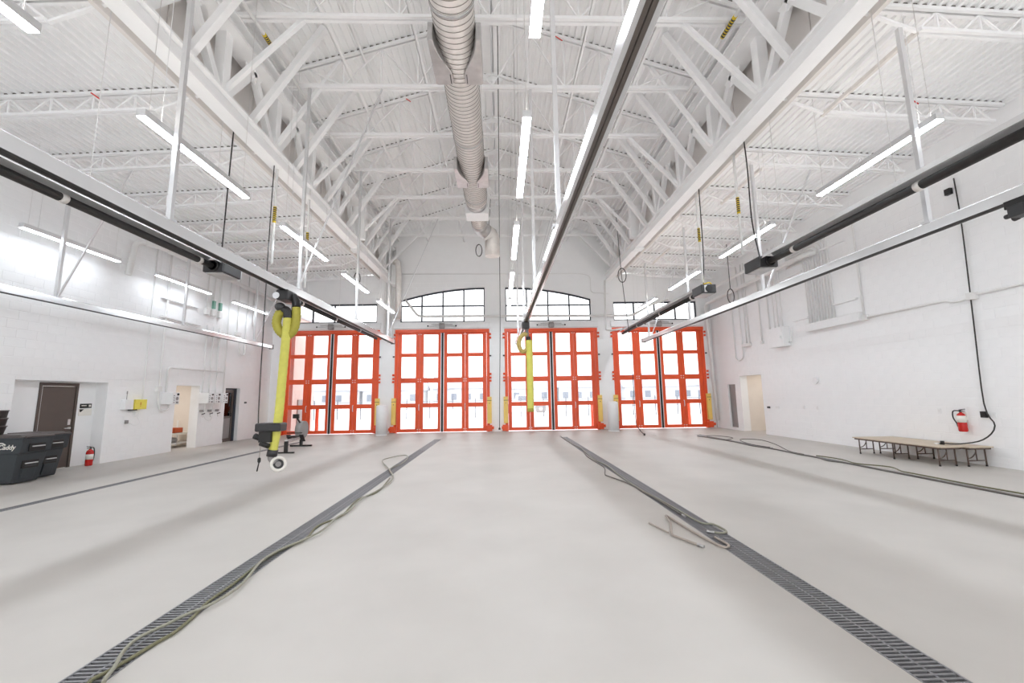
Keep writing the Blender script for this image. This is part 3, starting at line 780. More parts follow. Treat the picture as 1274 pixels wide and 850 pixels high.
# ================================================================== SPIRAL DUCT
DX, DZ, DR = -0.76, 8.33, 0.375
duct = thing('spiral_duct', 'large galvanised spiral duct hanging under the roof ridge', 'duct', (DX, 9, DZ))
b = MB(); b.lathe([(DR, -4.5), (DR, 13.35)], (DX, 0, DZ), 'Y', 48); b.build('duct_run', M['galv'], duct)
def seams(y0, y1, r, pitch=.118):
    b = MB(); y = y0
    while y < y1:
        b.lathe([(r-.003, y), (r+.006, y+.002), (r+.006, y+.011), (r-.003, y+.013)], (DX, 0, DZ), 'Y', 40); y += pitch
    tag(b.build('spiral_seams', M['seam'], duct), kind='stuff')
seams(5.4, 13.3, DR)
for y in (6.15, 9.85, 12.95):
    c = MB(); c.lathe([(DR+.002, 0), (DR+.016, 0), (DR+.016, .05), (DR+.002, .05)], (DX, y, DZ), 'Y', 40); c.build('joint_band', M['galv2'], duct)
for y0, y1 in ((6.60, 7.68), (10.8, 11.88)):
    for s in (-1, 1):
        def P(u, v): return (DX+s*u, y0+(y1-y0)*v)
        poly = [P(.48, 0), P(.385, 0), P(.372, .12), P(.34, .26), P(.27, .43), P(.19, .58), P(.135, .68), P(.12, .76), P(.115, .95), P(.15, 1.0), P(.44, 1.0), P(.48, .97)]
        c = MB(); c.prism(poly, 'Z', DZ-DR-.012, DZ-.02); bt = c.build('side_boot', M['galv2'], duct, bevel=.012)
        c = MB(); c.box(DX+s*.155, y0+(y1-y0)*.74, DZ-DR-.018, DX+s*.172, y0+(y1-y0)*.96, DZ-DR-.011); c.build('damper_slot', M['darkbox'], bt)
c = MB(); c.prism([(DX-.40, DZ-.36), (DX+.40, DZ-.36), (DX+.40, DZ+.36), (DX-.40, DZ+.36)], 'Y', 13.7, 14.35); c.build('transition_box', M['white'], duct, bevel=.02)
c = MB(); c.lathe([(DR, 13.35), (DR*.92, 13.7)], (DX, 0, DZ), 'Y', 32); c.build('collar', M['galv2'], duct)
c = MB(); c.lathe([(.29, 14.35), (.29, 15.3)], (DX, 0, DZ), 'Y', 32); c.build('duct_neck', M['galv'], duct)
seams(14.4, 15.2, .29)
c = MB(); c.tube(bend([(DX, 15.25, DZ), (DX+.0, 15.75, DZ), (DX+.47, 16.2, DZ-.16)], .4, 6), .30, 28); c.build('elbow', M['galv2'], duct)
c = MB(); c.tube(bend([(DX+.25, 15.99, DZ-.085), (DX+.49, 16.22, DZ-.18), (DX+.49, 16.26, DZ-1.02)], .3, 6), .305, 28); c.build('drop_elbow', M['galv'], duct)
for y in (8.9, 12.6):
    c = MB(); c.tube([(DX+.38, y, DZ), (DX+.38, y, gz(DX+.38)-.03)], .006, 5); c.tube([(DX-.38, y, DZ), (DX-.38, y, gz(DX-.38)-.03)], .006, 5); c.build('hanger_rods', M['wire'], duct)
# small spiral vent at the left of the far wall
t = thing('vent_duct', 'small spiral vent duct with a white box in the far left roof corner', 'duct', (-4.75, 18.9, 7))
c = MB(); c.tube(bend([(-5.0, 18.9, 8.0), (-4.78, 18.9, 8.0), (-4.72, 18.9, 7.3), (-4.70, 18.9, 5.25)], .4, 8), .13, 18); c.build('duct', M['galv'], t)
c = MB(); c.box(-5.10, 18.95, 6.9, -4.88, 19.44, 8.2); c.build('vent_box', M['white'], t, bevel=.01)
# ================================================================== FLOOR DRAINS
def drain(x, w, bar0, label):
    t = thing('trench_drain', label, 'drain', (x, 8, 0), 'trench drains')
    y0, y1 = -3.0, 16.35
    b = MB(); b.box(x-w/2, y0, -.15, x+w/2, y1, -.13); b.box(x-w/2, y0, -.15, x-w/2+.006, y1, -.012); b.box(x+w/2-.006, y0, -.15, x+w/2, y1, -.012)
    b.build('channel', M['pit'], t)
    b = MB(); b.box(x-w/2, y0, -.012, x-w/2+.012, y1, .002); b.box(x+w/2-.012, y0, -.012, x+w/2, y1, .002); b.build('frame', M['grate'], t)
    b = MB(); b.box(x-.008, y0, -.022, x+.008, y1, -.002); b.build('centre_rib', M['grate'], t)
    p = .036; h = (w-.024)/2
    me = None; rest = MB(); n = 0
    y = bar0
    while y < y1-.02:
        if n < 300:
            if me is None:
                q = MB(); q.prism([(-.006, -.022), (.006, -.022), (.0075, 0), (-.0075, 0)], 'X', -h, h); o = q.build('bar', M['grate'], t); me = o.data; o.location = (x, y, 0)
            else:
                o = bpy.data.objects.new('bar', me); COL.objects.link(o); attach(o, t); o.location = (x, y, 0)
        else: rest.prism([(y-.009, -.022), (y+.009, -.022), (y+.010, 0), (y-.010, 0)], 'X', x-h, x+h)
        n += 1; y += p
    y = bar0-p
    while y > y0: rest.prism([(y-.009, -.022), (y+.009, -.022), (y+.010, 0), (y-.010, 0)], 'X', x-h, x+h); y -= p
    tag(rest.build('distant_bars', M['grate'], t), kind='stuff')
drain(*DRAINS[0], 6.5, 'grey trench drain grate along the left wall side')
drain(*DRAINS[1], 2.3, 'grey trench drain grate left of the hall centre under the green hoses')
drain(*DRAINS[2], 2.1, 'grey trench drain grate right of the hall centre under the coiled hose')
drain(*DRAINS[3], 5.6, 'grey trench drain under the hoses on the right aisle floor')

# ================================================================== HOSES ON THE FLOOR
HOSE = {
'lA': [(-2.36, 2.64), (-2.38, 2.68), (-2.35, 2.76), (-2.34, 2.82), (-2.32, 2.94), (-2.3, 3.06), (-2.28, 3.16), (-2.3, 3.36), (-2.35, 3.59), (-2.35, 3.84), (-2.37, 4.17), (-2.39, 4.4), (-2.36, 4.71), (-2.26, 5.05), (-2.33, 5.53), (-2.2, 5.97), (-2.29, 6.86), (-2.13, 7.4), (-2.24, 8.59)] ,
'lB': [(-2.26, 2.62), (-2.29, 2.67), (-2.34, 2.78), (-2.39, 2.87), (-2.44, 2.98), (-2.44, 3.07), (-2.41, 3.2), (-2.37, 3.28), (-2.33, 3.4), (-2.26, 3.56), (-2.24, 3.72), (-2.27, 3.95), (-2.35, 4.26), (-2.38, 4.45), (-2.34, 4.67), (-2.24, 5.0), (-2.17, 5.3), (-2.21, 5.86), (-2.16, 6.17), (-2.22, 6.86), (-2.13, 7.52), (-2.15, 8.5), (-2.54, 9.63), (-2.94, 10.57), (-3.05, 11.11), (-2.88, 11.51), (-2.64, 11.77), (-2.46, 11.17), (-2.41, 10.32), (-2.5, 9.62), (-2.23, 8.76)] ,
'cA': [(2.35, 16.62), (2.35, 13.85), (2.41, 12.77), (2.37, 11.87), (2.31, 10.4), (2.39, 9.56), (2.35, 8.68), (2.33, 7.87), (2.33, 7.52), (2.34, 7.02), (2.38, 6.58), (2.42, 5.94), (2.44, 5.44), (2.47, 5.24), (2.58, 5.2), (2.6, 4.96), (2.52, 4.88), (2.41, 4.92)] ,
'cB': [(2.39, 12.21), (2.25, 11.1), (2.26, 10.03), (2.26, 9.26), (2.09, 8.53), (2.1, 8.32), (2.24, 7.81), (2.31, 7.39), (2.32, 6.96), (2.36, 6.39), (2.38, 5.59)] ,
'cC': [(1.83, 5.33), (1.92, 4.96)] ,
'cD': [(2.36, 4.75), (2.38, 4.53), (2.34, 4.45), (2.29, 4.46), (2.25, 4.62), (2.22, 4.82), (2.19, 5.17), (2.16, 5.61), (2.09, 5.3), (1.94, 4.9), (1.96, 4.78), (2.08, 4.52)] ,
'rA': [(7.4, 15.64), (7.61, 13.66), (7.53, 12.48), (7.68, 11.59), (7.6, 10.64), (7.67, 10.08), (7.54, 9.59), (7.68, 9.12), (7.65, 8.29), (7.67, 7.7), (7.65, 6.85), (7.67, 6.09), (7.67, 5.6)] ,
'rB': [(7.76, 10.2), (7.86, 9.55), (7.74, 9.0), (8.0, 8.52), (7.82, 8.09), (7.77, 7.81), (7.78, 6.96), (7.79, 6.17), (7.77, 5.67)] ,
'rC': [(7.75, 10.62), (7.81, 11.24), (8.44, 12.73), (8.76, 13.96), (8.34, 14.3), (8.01, 13.84), (7.75, 12.84), (7.84, 12.02)] ,
'rD': [(7.72, 15.58), (8.06, 15.7), (8.3, 14.86), (7.79, 14.27), (7.66, 14.42), (7.63, 15.08)] ,
}
def floor_hose(key, r, material, label, lift=0.0, ends=True, group='hoses on the floor'):
    pts = [(x, y, r*1.02+.003+lift) for x, y in HOSE[key]]
    P = smooth_path(pts, 4)
    for i, p in enumerate(P): p.z += 0.004*math.sin(i*.7)*(1 if lift else 0)+.004*lift*40*(i % 2)*0
    t = thing('floor_hose', label, 'hose', (P[0].x, P[0].y, 0), group)
    b = MB(); b.tube(P, r, 8); b.build('tube', material, t)
    if ends:
        d = (P[-1]-P[-2]).normalized()
        c = MB(); c.cyl(P[-1]-d*.03, P[-1]+d*.05, r*1.3, 8); c.build('coupling', M['galv2'], t)
floor_hose('lA', 0.0118, M['gh1'], 'olive green hose winding along the left centre drain', 0, False)
floor_hose('lB', 0.0118, M['gh2'], 'pale grey green hose twisted over the olive one, looping at its far end', .018)
floor_hose('cA', 0.0118, M['gh2'], 'grey hose along the right centre drain ending in a coil on the grate')
floor_hose('cB', 0.0111, M['gh4'], 'dark grey hose lying left of the far right centre drain')
floor_hose('cC', 0.0089, M['gh3'], 'short pale hose end left of the beige loop on the floor', 0, False)
floor_hose('cD', 0.0126, M['gh3'], 'beige hose folded into a loop left of the right centre drain')
floor_hose('rA', 0.0148, M['gh4'], 'dark grey hose lying along the right aisle drain', 0, False)
floor_hose('rB', 0.0133, M['gh1'], 'olive hose crossing the dark hose on the right aisle floor', .02, False)
floor_hose('rC', 0.0104, M['gh4'], 'thin dark hose in a wide loop on the right aisle floor')
floor_hose('rD', 0.0104, M['gh4'], 'thin dark hose in a small ring at the far end of the right aisle', 0, False)

# ================================================================== EXHAUST HOSES
t = thing('exhaust_hose', 'yellow exhaust hose hanging from the left rail with black handle box and ring nozzle', 'hose', (-4.68, 8.87, 3.9), 'yellow exhaust hoses')
y = 8.87
b = MB(); b.box(-4.80, y-.14, 3.66, -4.56, y+.22, 3.88); b.build('trolley', M['darkbox'], t, bevel=.02)
b = MB(); b.cyl((-4.80, y-.15, 3.75), (-4.80, y-.05, 3.75), .07, 14); b.build('trolley_wheel', M['alu2'], t)
b = MB(); b.lathe([(0.02, -.09), (.08, -.08), (.10, 0), (.08, .08), (.02, .09)], (-4.76, y-.02, 3.52), 'Y', 16); b.build('balancer', M['darkbox'], t)
b = MB(); b.tube(smooth_path([(-4.58, y+.12, 3.80), (-4.50, y+.10, 3.66), (-4.46, y+.06, 3.52)], 4), .085, 14); b.build('saddle_elbow', M['black'], t)
loop = smooth_path([(-4.46, y+.06, 3.52), (-4.45, y+.05, 3.25), (-4.50, y+.05, 3.02), (-4.62, y+.04, 2.92), (-4.76, y+.03, 3.00), (-4.84, y+.02, 3.18), (-4.80, y+.01, 3.36), (-4.71, y, 3.44)], 7)
b = MB(); b.tube(loop, .085, 14, [.085+.009*(i % 2) for i in range(len(loop))]); b.build('ribbed_loop', M['hose2'], t)
b = MB(); b.tube(smooth_path([(-4.73, y, 3.46), (-4.66, y, 3.46), (-4.61, y, 3.40), (-4.60, y, 3.28)], 4), .088, 12); b.build('upper_elbow', M['darkbox'], t)
hp = smooth_path([(-4.60, y, 3.36), (-4.64, y, 2.2), (-4.68, y+.01, 1.2), (-4.76, y+.02, .52)], 14)
b = MB(); b.tube(hp, .095, 16, [.082+.0035*(i % 2) for i in range(len(hp))]); b.build('drop_hose', M['hose'], t)
b = MB(); b.cyl((-4.755, y+.02, .56), (-4.775, y+.02, .43), .10, 16); b.build('hose_clamp', M['darkbox'], t)
b = MB(); b.box(-5.06, y-.16, .93, -4.55, y+.14, 1.10); hb = b.build('handle_box', M['darkbox'], t, bevel=.03)
b = MB(); b.box(-4.98, y-.13, .72, -4.74, y+.10, .95); b.cyl((-5.12, y-.02, .84), (-4.96, y-.02, .78), .06, 12); b.cyl((-4.95, y-.1, .70), (-4.78, y-.1, .64), .05, 10); b.build('valve_grip', M['black'], hb)
b = MB(); b.cyl((-5.08, y-.05, 1.0), (-5.05, y-.05, 1.0), .05, 12); b.build('side_cap', M['grey'], hb)
nd = Vector((.62, -.72, .32)).normalized(); nc = Vector((-4.63, y+.02, .275))
b = MB(); a_ = nd.cross(Vector((0, 0, 1))).normalized(); c_ = a_.cross(nd)
pts = [nc + a_*(.13*math.cos(2*PI*k/28)) + c_*(.13*math.sin(2*PI*k/28)) for k in range(29)]
b.tube(pts, .03, 10); b.build('nozzle_ring', M['paper'], t)
b = MB(); b.cyl(nc-nd*.07, nc-nd*.02, .10, 18); b.build('nozzle_bell', M['darkbox'], t)
b = MB(); b.cyl(nc-nd*.025, nc-nd*.015, .055, 14); b.build('inlet_mesh', M['grey'], t)
b = MB(); b.tube(smooth_path([(-4.775, y+.02, .46), (-4.77, y+.03, .38), (-4.70, y+.05, .30)], 4), .075, 12); b.build('nozzle_neck', M['grey'], t)
b = MB(); b.tube([(-5.0, y, .72), (-5.01, y, .40)], .006, 6); b.build('pull_cord', M['gh3'], t)
b = MB(); b.lathe([(.012, -.05), (.03, -.02), (.03, .04), (.012, .06)], (-5.01, y, .35), 'Z', 10); b.tube([(-5.01, y, .32), (-5.02, y-.02, .20), (-5.04, y, .14)], .012, 6); b.build('pull_grip', M['black'], t)

t.location += Vector((.10, -.15, .04))
t = thing('exhaust_hose', 'yellow exhaust hose hanging from the central rail before the third red door', 'hose', (.82, 12.1, 3.9), 'yellow exhaust hoses')
y = 12.1
b = MB(); b.box(.72, y-.14, 3.68, .94, y+.2, 3.88); b.build('trolley', M['darkbox'], t, bevel=.02)
b = MB(); b.cyl((.86, y, 3.68), (.88, y, 3.42), .05, 10); b.build('balancer', M['grey'], t)
lp = smooth_path([(.88, y, 3.5), (.78, y, 3.52), (.66, y, 3.40), (.62, y, 3.20), (.70, y, 3.02), (.82, y, 3.03), (.90, y, 3.15)], 6)
b = MB(); b.tube(lp, .062, 12, [.062+.007*(i % 2) for i in range(len(lp))]); b.build('ribbed_loop', mat("ochre_ribbed_hose", (190, 166, 96), .6, noise=.12, scale=14), t)
b = MB(); b.cyl((.90, y, 3.44), (.92, y, 3.32), .075, 12); b.build('upper_elbow', M['darkbox'], t)
hp = smooth_path([(.92, y, 3.34), (.93, y, 2.4), (.93, y, 1.32)], 14)
b = MB(); b.tube(hp, .095, 14, [.095+.0035*(i % 2) for i in range(len(hp))]); b.build('drop_hose', M['hose'], t)
b = MB(); b.cyl((.93, y, 1.34), (.93, y, 1.24), .10, 14); b.build('hose_cuff', M['hose2'], t)

t.location += Vector((-.06, 0, -.09))
# ================================================================== HANGING CORDS
def cord(pts, r, label, coil=None, plug=True, sm=True):
    t = thing('hanging_cord', label, 'cord', pts[0], 'hanging cords')
    b = MB(); b.tube(smooth_path(pts, 4) if sm else pts, r, 6); b.build('cable', M['cable'], t)
    if coil:
        c, cr, cz, n = coil; b = MB(); P = []
        for k in range(n*16+1):
            a = 2*PI*k/16; P.append((c[0]+cr*math.sin(a)+.004*k/16, c[1]+.012*k/16, c[2]+cz*math.cos(a)))
        b.tube(P, r*1.25, 6); b.build('coil', M['cable'], t)
    if plug:
        b = MB(); p = Vector(pts[-1]); b.cyl(p+Vector((0, 0, .05)), p-Vector((0, 0, .03)), r*2.6, 8); b.build('plug', M['black'], t)
    return t
cord([(5.62, 8.55, 7.45), (5.65, 8.56, 6.6), (5.63, 8.55, 5.4), (5.72, 8.54, 4.55)], .014, 'dark cord hanging from the right truss to the nearer burner box', None, False)
cord([(5.62, 10.7, 7.45), (5.64, 10.75, 6.4), (5.66, 10.82, 5.3), (5.66, 10.95, 4.55)], .014, 'dark cord hanging from the right truss to the farther burner box', None, False)
cord([(-5.62, 8.25, 7.45), (-5.61, 8.2, 6.2), (-5.62, 8.18, 4.55)], .013, 'dark cord hanging from the left truss to the nearer burner box', None, False)
cord([(-5.3, 9.26, 7.42), (-5.22, 9.1, 5.6), (-5.13, 8.95, 3.5), (-5.08, 8.88, 1.6), (-5.05, 8.86, 1.06)], .011, 'thin dark cord hanging from the left truss down to the yellow hose handle', None, False)
cord([(4.97, 16.4, 9.25), (5.08, 16.42, 6.5), (5.3, 16.4, 3.4), (5.32, 16.38, .7), (5.42, 16.3, .26), (5.6, 16.25, .035)], .013, 'black cord with a coil hanging from the roof between the right doors', ((5.08, 16.35, 6.5), .17, .30, 3))
cord([(.03, 9.2, 10.98), (.03, 9.2, 9.0), (.03, 17.6, 8.4)], .012, 'black cord along the roof ridge to the central pier', None, False, False)
cord([(.03, 17.6, 8.4), (.02, 17.6, 5.0), (-.02, 17.6, 2.6), (-.06, 17.6, .25)], .016, 'black cord hanging down in front of the central pier')
cord([(-.35, 18.3, gz(.1)), (-.45, 18.1, 9.4), (-.5, 17.9, 8.4)], .012, 'short black cord with a coil behind the duct elbow', ((-.9, 17.7, 8.1), .14, .28, 3), False)
cord([(-6.0, 17.0, sz(6)), (-6.0, 17.0, 6.9)], .012, 'short black coiled cord under the far left aisle deck', ((-6.0, 17.0, 6.62), .13, .28, 2), False)
cord([(8.9, 15.2, sz(8.9)), (8.9, 15.2, 5.6)], .012, 'short black coiled cord under the far right aisle deck', ((8.9, 15.2, 5.3), .13, .28, 2), False)
cord([(10.22, 8.38, 6.3), (10.20, 8.36, 5.2), (10.21, 8.45, 3.0), (10.2, 8.5, 1.3), (10.14, 8.32, .85), (10.0, 8.45, .56), (9.78, 8.7, .45), (9.6, 8.9, .445)], .013, 'long black cord down the right wall curling onto the low table')

# ================================================================== FLOOR FURNITURE
# low folding tables on the right
def low_table(x0, x1, y0, y1, zt, label):
    t = thing('folding_table', label, 'table', ((x0+x1)/2, (y0+y1)/2, 0), 'low folding tables')
    b = MB(); b.box(x0, y0, zt-.025, x1, y1, zt); b.build('tabletop', M['ply'], t, bevel=.004)
    b = MB(); e = .03; b.box(x0+e, y0+e, zt-.06, x1-e, y0+e+.02, zt-.025); b.box(x0+e, y1-e-.02, zt-.06, x1-e, y1-e, zt-.025); b.box(x0+e, y0+e, zt-.06, x0+e+.02, y1-e, zt-.025); b.box(x1-e-.02, y0+e, zt-.06, x1-e, y1-e, zt-.025)
    b.build('apron', M['bronze'], t)
    for y in (y0+.12, (y0+y1)/2+.05, y1-.12):
        for x in (x0+.07, x1-.07):
            l = MB(); l.cyl((x, y, 0.02), (x, y, zt-.03), .014, 10); lg = l.build('leg', M['bronze'], t)
            l = MB(); l.cyl((x, y, 0), (x, y, .03), .019, 10); l.build('foot_cap', M['black'], lg)
        l = MB(); l.cyl((x0+.07, y, .12), (x1-.07, y, .12), .011, 8); l.build('stretcher', M['bronze'], t)
        l = MB(); l.tube(smooth_path([(x0+.08, y, .16), (x0+.18, y, .20), ((x0+x1)/2, y, .30), ((x0+x1)/2, y+.02, zt-.04)], 4), .010, 8); l.build('brace', M['bronze'], t)
        l = MB(); l.cyl(((x0+x1)/2, y, .12), ((x0+x1)/2, y, zt-.03), .010, 8); l.build('centre_strut', M['bronze'], t)
low_table(9.16, 9.66, 8.55, 10.72, .415, 'low tan folding table with brown steel legs, front one away from the wall')
low_table(9.67, 10.20, 8.45, 10.70, .415, 'low tan folding table with brown steel legs, rear one against the right wall')
t = thing('cord_plug', 'small white and black plug end lying on the low table', 'plug', (9.56, 8.95, .42))
b = MB(); b.box(9.50, 8.92, .416, 9.56, 8.98, .45); b.build('plug_body', M['white'], t, bevel=.005)
b = MB(); b.box(9.56, 8.925, .416, 9.61, 8.975, .448); b.build('plug_grip', M['black'], t, bevel=.005)

# wheeled carts on the left
def cart(x1, y0, y1, label, depth=.94, H=.96):
    """front faces +X at x1"""
    x0 = x1-depth; w = y1-y0; t = thing('wheeled_cart', label, 'cart', ((x0+x1)/2, (y0+y1)/2, 0), 'wheeled waste carts')
    def ring(z, xi0, xi1, yi): return [(x0+xi0, y0+yi, z), (x1-xi1, y0+yi, z), (x1-xi1, y1-yi, z), (x0+xi0, y1-yi, z)]
    rings = [ring(.02, .10, .17, .06), ring(.06, .09, .16, .05), ring(.60, .03, .075, .022), ring(.615, .02, .02, .005), ring(.80, .0, .0, .0), ring(H-.06, .0, -.01, .0)]
    b = MB(); vs = [v for r in rings for v in r]; n = len(rings)
    b.add(vs, [(i*4+k, i*4+(k+1) % 4, (i+1)*4+(k+1) % 4, (i+1)*4+k) for i in range(n-1) for k in range(4)]+[(3, 2, 1, 0), tuple(4*(n-1)+k for k in range(4))])
    body = b.build('body', M['cart'], t, bevel=.02)
    b = MB(); b.box(x0-.02, y0-.015, H-.07, x1+.03, y1+.015, H-.035); b.build('rim', M['cart'], t, bevel=.01)
    b = MB(); b.box(x0-.01, y0-.005, H-.035, x1+.02, y1+.005, H-.012)
    b.prism([(x0+.02, H-.012), (x1-.04, H-.012), (x1-.12, H+.02), (x0+.1, H+.02)], 'Y', y0+.04, y1-.04)
    b.cyl((x1+.03, y0+.03, H-.02), (x1+.03, y1-.03, H-.02), .022, 10)
    b.build('lid', M['lid'], t, bevel=.006)
    for z, xx in ((.74, x1+.012), (.40, x1-.09)):
        g = MB(); g.cyl((xx+.02, y0+w*.30, z), (xx+.02, y1-w*.30, z), .012, 10); g.build('lift_bar', M['alu2'], t)
        g = MB(); g.box(xx-.03, y0+w*.24, z-.10, xx+.006, y1-w*.24, z+.06); g.build('bar_recess', M['black'], t, bevel=.008)
    g = MB(); g.prism([(x1-.16, .06), (x1-.135, .06), (x1-.08, .36), (x1-.12, .36)], 'Y', y0+w*.30, y1-w*.30); g.build('front_rib', M['cart'], t, bevel=.01)
    for yy in (y0+.02, y1-.07):
        g = MB(); g.cyl((x0+.06, yy, .11), (x0+.06, yy+.05, .11), .11, 18); g.build('wheel', M['black'], t)
    g = MB(); g.cyl((x0+.0, y0+.08, H-.03), (x0+.0, y1-.08, H-.03), .018, 10); g.build('push_handle', M['cart'], t)
    return t
c1 = cart(-9.62, 8.72, 9.30, 'charcoal wheeled waste cart nearest the camera with white lettering')
cart(-9.86, 9.34, 9.88, 'charcoal wheeled waste cart behind the lettered one, in front of the taupe door')
# white script mark on the side of the first cart: an arched swoosh over the word
fc = bpy.data.curves.new('lettering', 'FONT'); fc.body = 'Caddy'; fc.size = .13; fc.shear = .25; fc.extrude = .002; fc.offset = .002
ft = bpy.data.objects.new('lettering_curve', fc); COL.objects.link(ft); bpy.context.view_layer.update()
fm = bpy.data.meshes.new_from_object(ft.evaluated_get(bpy.context.evaluated_depsgraph_get())); bpy.data.objects.remove(ft)
fm.materials.clear(); fm.materials.append(M['paper'])
fo = bpy.data.objects.new('lettering', fm); COL.objects.link(fo); fo.rotation_euler = (PI/2+.02, 0, 0); fo.location = (-10.07, 8.712, .70); attach(fo, c1)
b = MB(); b.tube(smooth_path([(-10.11, 8.714, .76), (-10.06, 8.712, .815), (-9.99, 8.712, .82), (-9.93, 8.714, .785)], 4), .012, 6); b.build('swoosh_mark', M['paper'], c1)
for i in range(3):
    z = .984+.16*i; t = thing('waste_bin', ['dark round bin at the bottom of the stack on the near cart', 'dark round bin in the middle of the stack on the near cart', 'dark round bin on top of the stack on the near cart'][i], 'bin', (-10.43, 8.86, z), 'stacked round bins')
    b = MB()
    if i == 0: b.lathe([(.0, 0), (.17, 0), (.205, .155), (.215, .155), (.215, .175), (.19, .175)], (-10.43, 8.86, z), 'Z', 24)
    else: b.lathe([(.0, .02), (.186, .02), (.205, .155), (.215, .155), (.215, .175), (.19, .175)], (-10.43, 8.86, z), 'Z', 24)
    b.build('body', M['lid'], t)

# extinguishers
def extinguisher(x, y, z, label, wallhung, sgn):
    t = thing('fire_extinguisher', label, 'fire extinguisher', (x, y, z), 'fire extinguishers')
    b = MB(); b.lathe([(.0, 0), (.060, 0), (.072, .012), (.075, .03), (.075, .33), (.066, .37), (.035, .40), (.022, .41), (.022, .43)], (x, y, z), 'Z', 20); b.build('cylinder', M['extred'], t)
    b = MB(); b.cyl((x, y, z+(.20 if wallhung else .16)), (x, y, z+(.345 if wallhung else .29)), .0765, 20); b.build('label_band', M['paper'], t)
    b = MB(); b.cyl((x, y, z+.42), (x, y, z+.47), .026, 12); b.build('valve', M['darkbox'], t)
    b = MB(); b.beam((x, y+.02, z+.47), (x, y-.09, z+.49), .03, .014); b.beam((x, y+.02, z+.45), (x, y-.08, z+.445), .028, .012); b.build('squeeze_handle', M['darkbox'], t)
    b = MB(); b.tube(smooth_path([(x, y+.02, z+.45), (x+.02*sgn, y+(.13 if wallhung else .07), z+.44), (x+.02*sgn, y+(.15 if wallhung else .10), z+.30), (x+.02*sgn, y+.095, z+.18), (x+.01*sgn, y+.085, z+.10)], 5), .012, 8); b.build('discharge_hose', M['black'], t)
    b = MB(); b.cyl((x, y-.026, z+.445), (x, y-.04, z+.445), .016, 10); b.build('gauge', M['paper'], t)
    if wallhung:
        b = MB(); b.box(x-sgn*.075, y-.03, z+.25, x-sgn*.11, y+.03, z+.42); b.build('wall_bracket', M['paper'], t)
extinguisher(-10.64, 11.22, 0, 'red fire extinguisher standing on the floor beside the taupe door recess', False, 1)
extinguisher(10.15, 8.93, .68, 'red fire extinguisher hung on the right wall above the low tables', True, -1)

# rowing machine in front of the first door
t = thing('rowing_machine', 'black rowing machine on the floor before the leftmost red door', 'exercise machine', (-6.8, 13.8, 0))
b = MB(); b.cyl((-6.98, 14.72, .58), (-6.82, 14.72, .58), .26, 28); b.build('flywheel_housing', M['darkbox'], t)
b = MB(); b.lathe([(.275, -.10), (.29, -.10), (.29, .10), (.275, .10)], (-6.90, 14.72, .58), 'X', 28); b.build('perforated_cage', M['grey'], t)
b = MB(); b.lathe([(.12, 0), (.17, 0), (.17, .012), (.12, .012)], (-6.815, 14.72, .58), 'X', 20); b.build('hub', M['paper'], t)
b = MB(); b.beam((-6.9, 14.72, .40), (-6.9, 14.72, .03), .07, .10); b.beam((-7.28, 14.75, .03), (-6.55, 14.75, .03), .06, .05); b.build('front_foot', M['black'], t)
b = MB(); b.beam((-6.9, 14.55, .30), (-6.5, 12.92, .36), .07, .09); b.build('monorail', M['galv2'], t)
b = MB(); b.beam((-6.5, 12.92, .36), (-6.49, 12.9, .03), .10, .06); b.beam((-6.74, 12.9, .025), (-6.24, 12.9, .025), .05, .04); b.build('rear_leg', M['black'], t)
b = MB(); b.box(-6.83, 13.55, .40, -6.52, 13.82, .45); b.build('seat', M['black'], t, bevel=.02)
for x in (-7.08, -6.66):
    b = MB(); b.beam((x, 14.35, .22), (x, 14.18, .44), .13, .03); b.build('foot_plate', M['black'], t)
b = MB(); b.beam((-6.9, 14.6, .80), (-6.9, 14.3, 1.02), .04, .04); b.box(-7.0, 14.24, .98, -6.8, 14.30, 1.12); b.build('monitor_arm', M['black'], t)
b = MB(); b.tube([(-7.15, 14.22, .50), (-6.65, 14.22, .50)], .016, 8); b.build('pull_handle', M['black'], t)

# round white bollards between the doors
for x, y, lab, r, h in ((-5.25, 18.55, 'white round bollard between the two left red doors', .24, 1.30), (5.02, 18.55, 'white round bollard between the two right red doors', .24, 1.30)):
    t = thing('bollard', lab, 'bollard', (x, y, 0), 'white bollards')
    b = MB(); b.lathe([(r, 0), (r, h-.05), (r-.03, h-.01), (r-.10, h+.01), (0.001, h+.015)], (x, y, 0), 'Z', 28); b.build('post', M['white'], t)
    b = MB(); b.lathe([(r+.012, 0), (r+.012, .03), (r, .035)], (x, y, 0), 'Z', 28); b.build('base_ring', M['wall'], t)
# ================================================================== WALL FITTINGS, LEFT
def conduit(pts, r, label, group, boxes=(), rad=.12):
    t = thing('conduit', label, 'conduit', pts[0], group)
    b = MB(); b.tube(bend(pts, rad), r, 8); b.build('pipe', M['cond'], t)
    for (x0, y0, z0, x1, y1, z1) in boxes:
        b = MB(); b.box(x0, y0, z0, x1, y1, z1); b.build('junction_box', M['cond'], t, bevel=.005)
    return t
xw = XL+.035
CL = 'conduits on the left wall'
conduit([(xw, 12.65, 7.2), (xw, 12.65, 1.55), (xw, 12.35, 1.45)], .018, 'thin white conduit running down to the yellow notice box', CL)
conduit([(xw+.02, 13.18, 6.7), (xw+.02, 13.18, 2.35), (xw+.02, 13.18, 1.6), (xw+.02, 13.30, 1.30), (xw+.02, 13.62, 1.36), (xw+.02, 13.62, 1.52)], .026, 'white conduit looping under the single control box on the left wall', CL, [(XL, 13.08, 1.92, XL+.10, 13.24, 2.08)], .15)
conduit([(xw, 13.48, 1.90), (xw, 13.48, 2.70), (xw, 16.15, 2.70)], .026, 'white horizontal conduit above the left passage', CL)
conduit([(xw+.02, 16.17, 7.2), (xw+.02, 16.17, 1.9)], .022, 'tall white conduit left of the glazed door', CL)
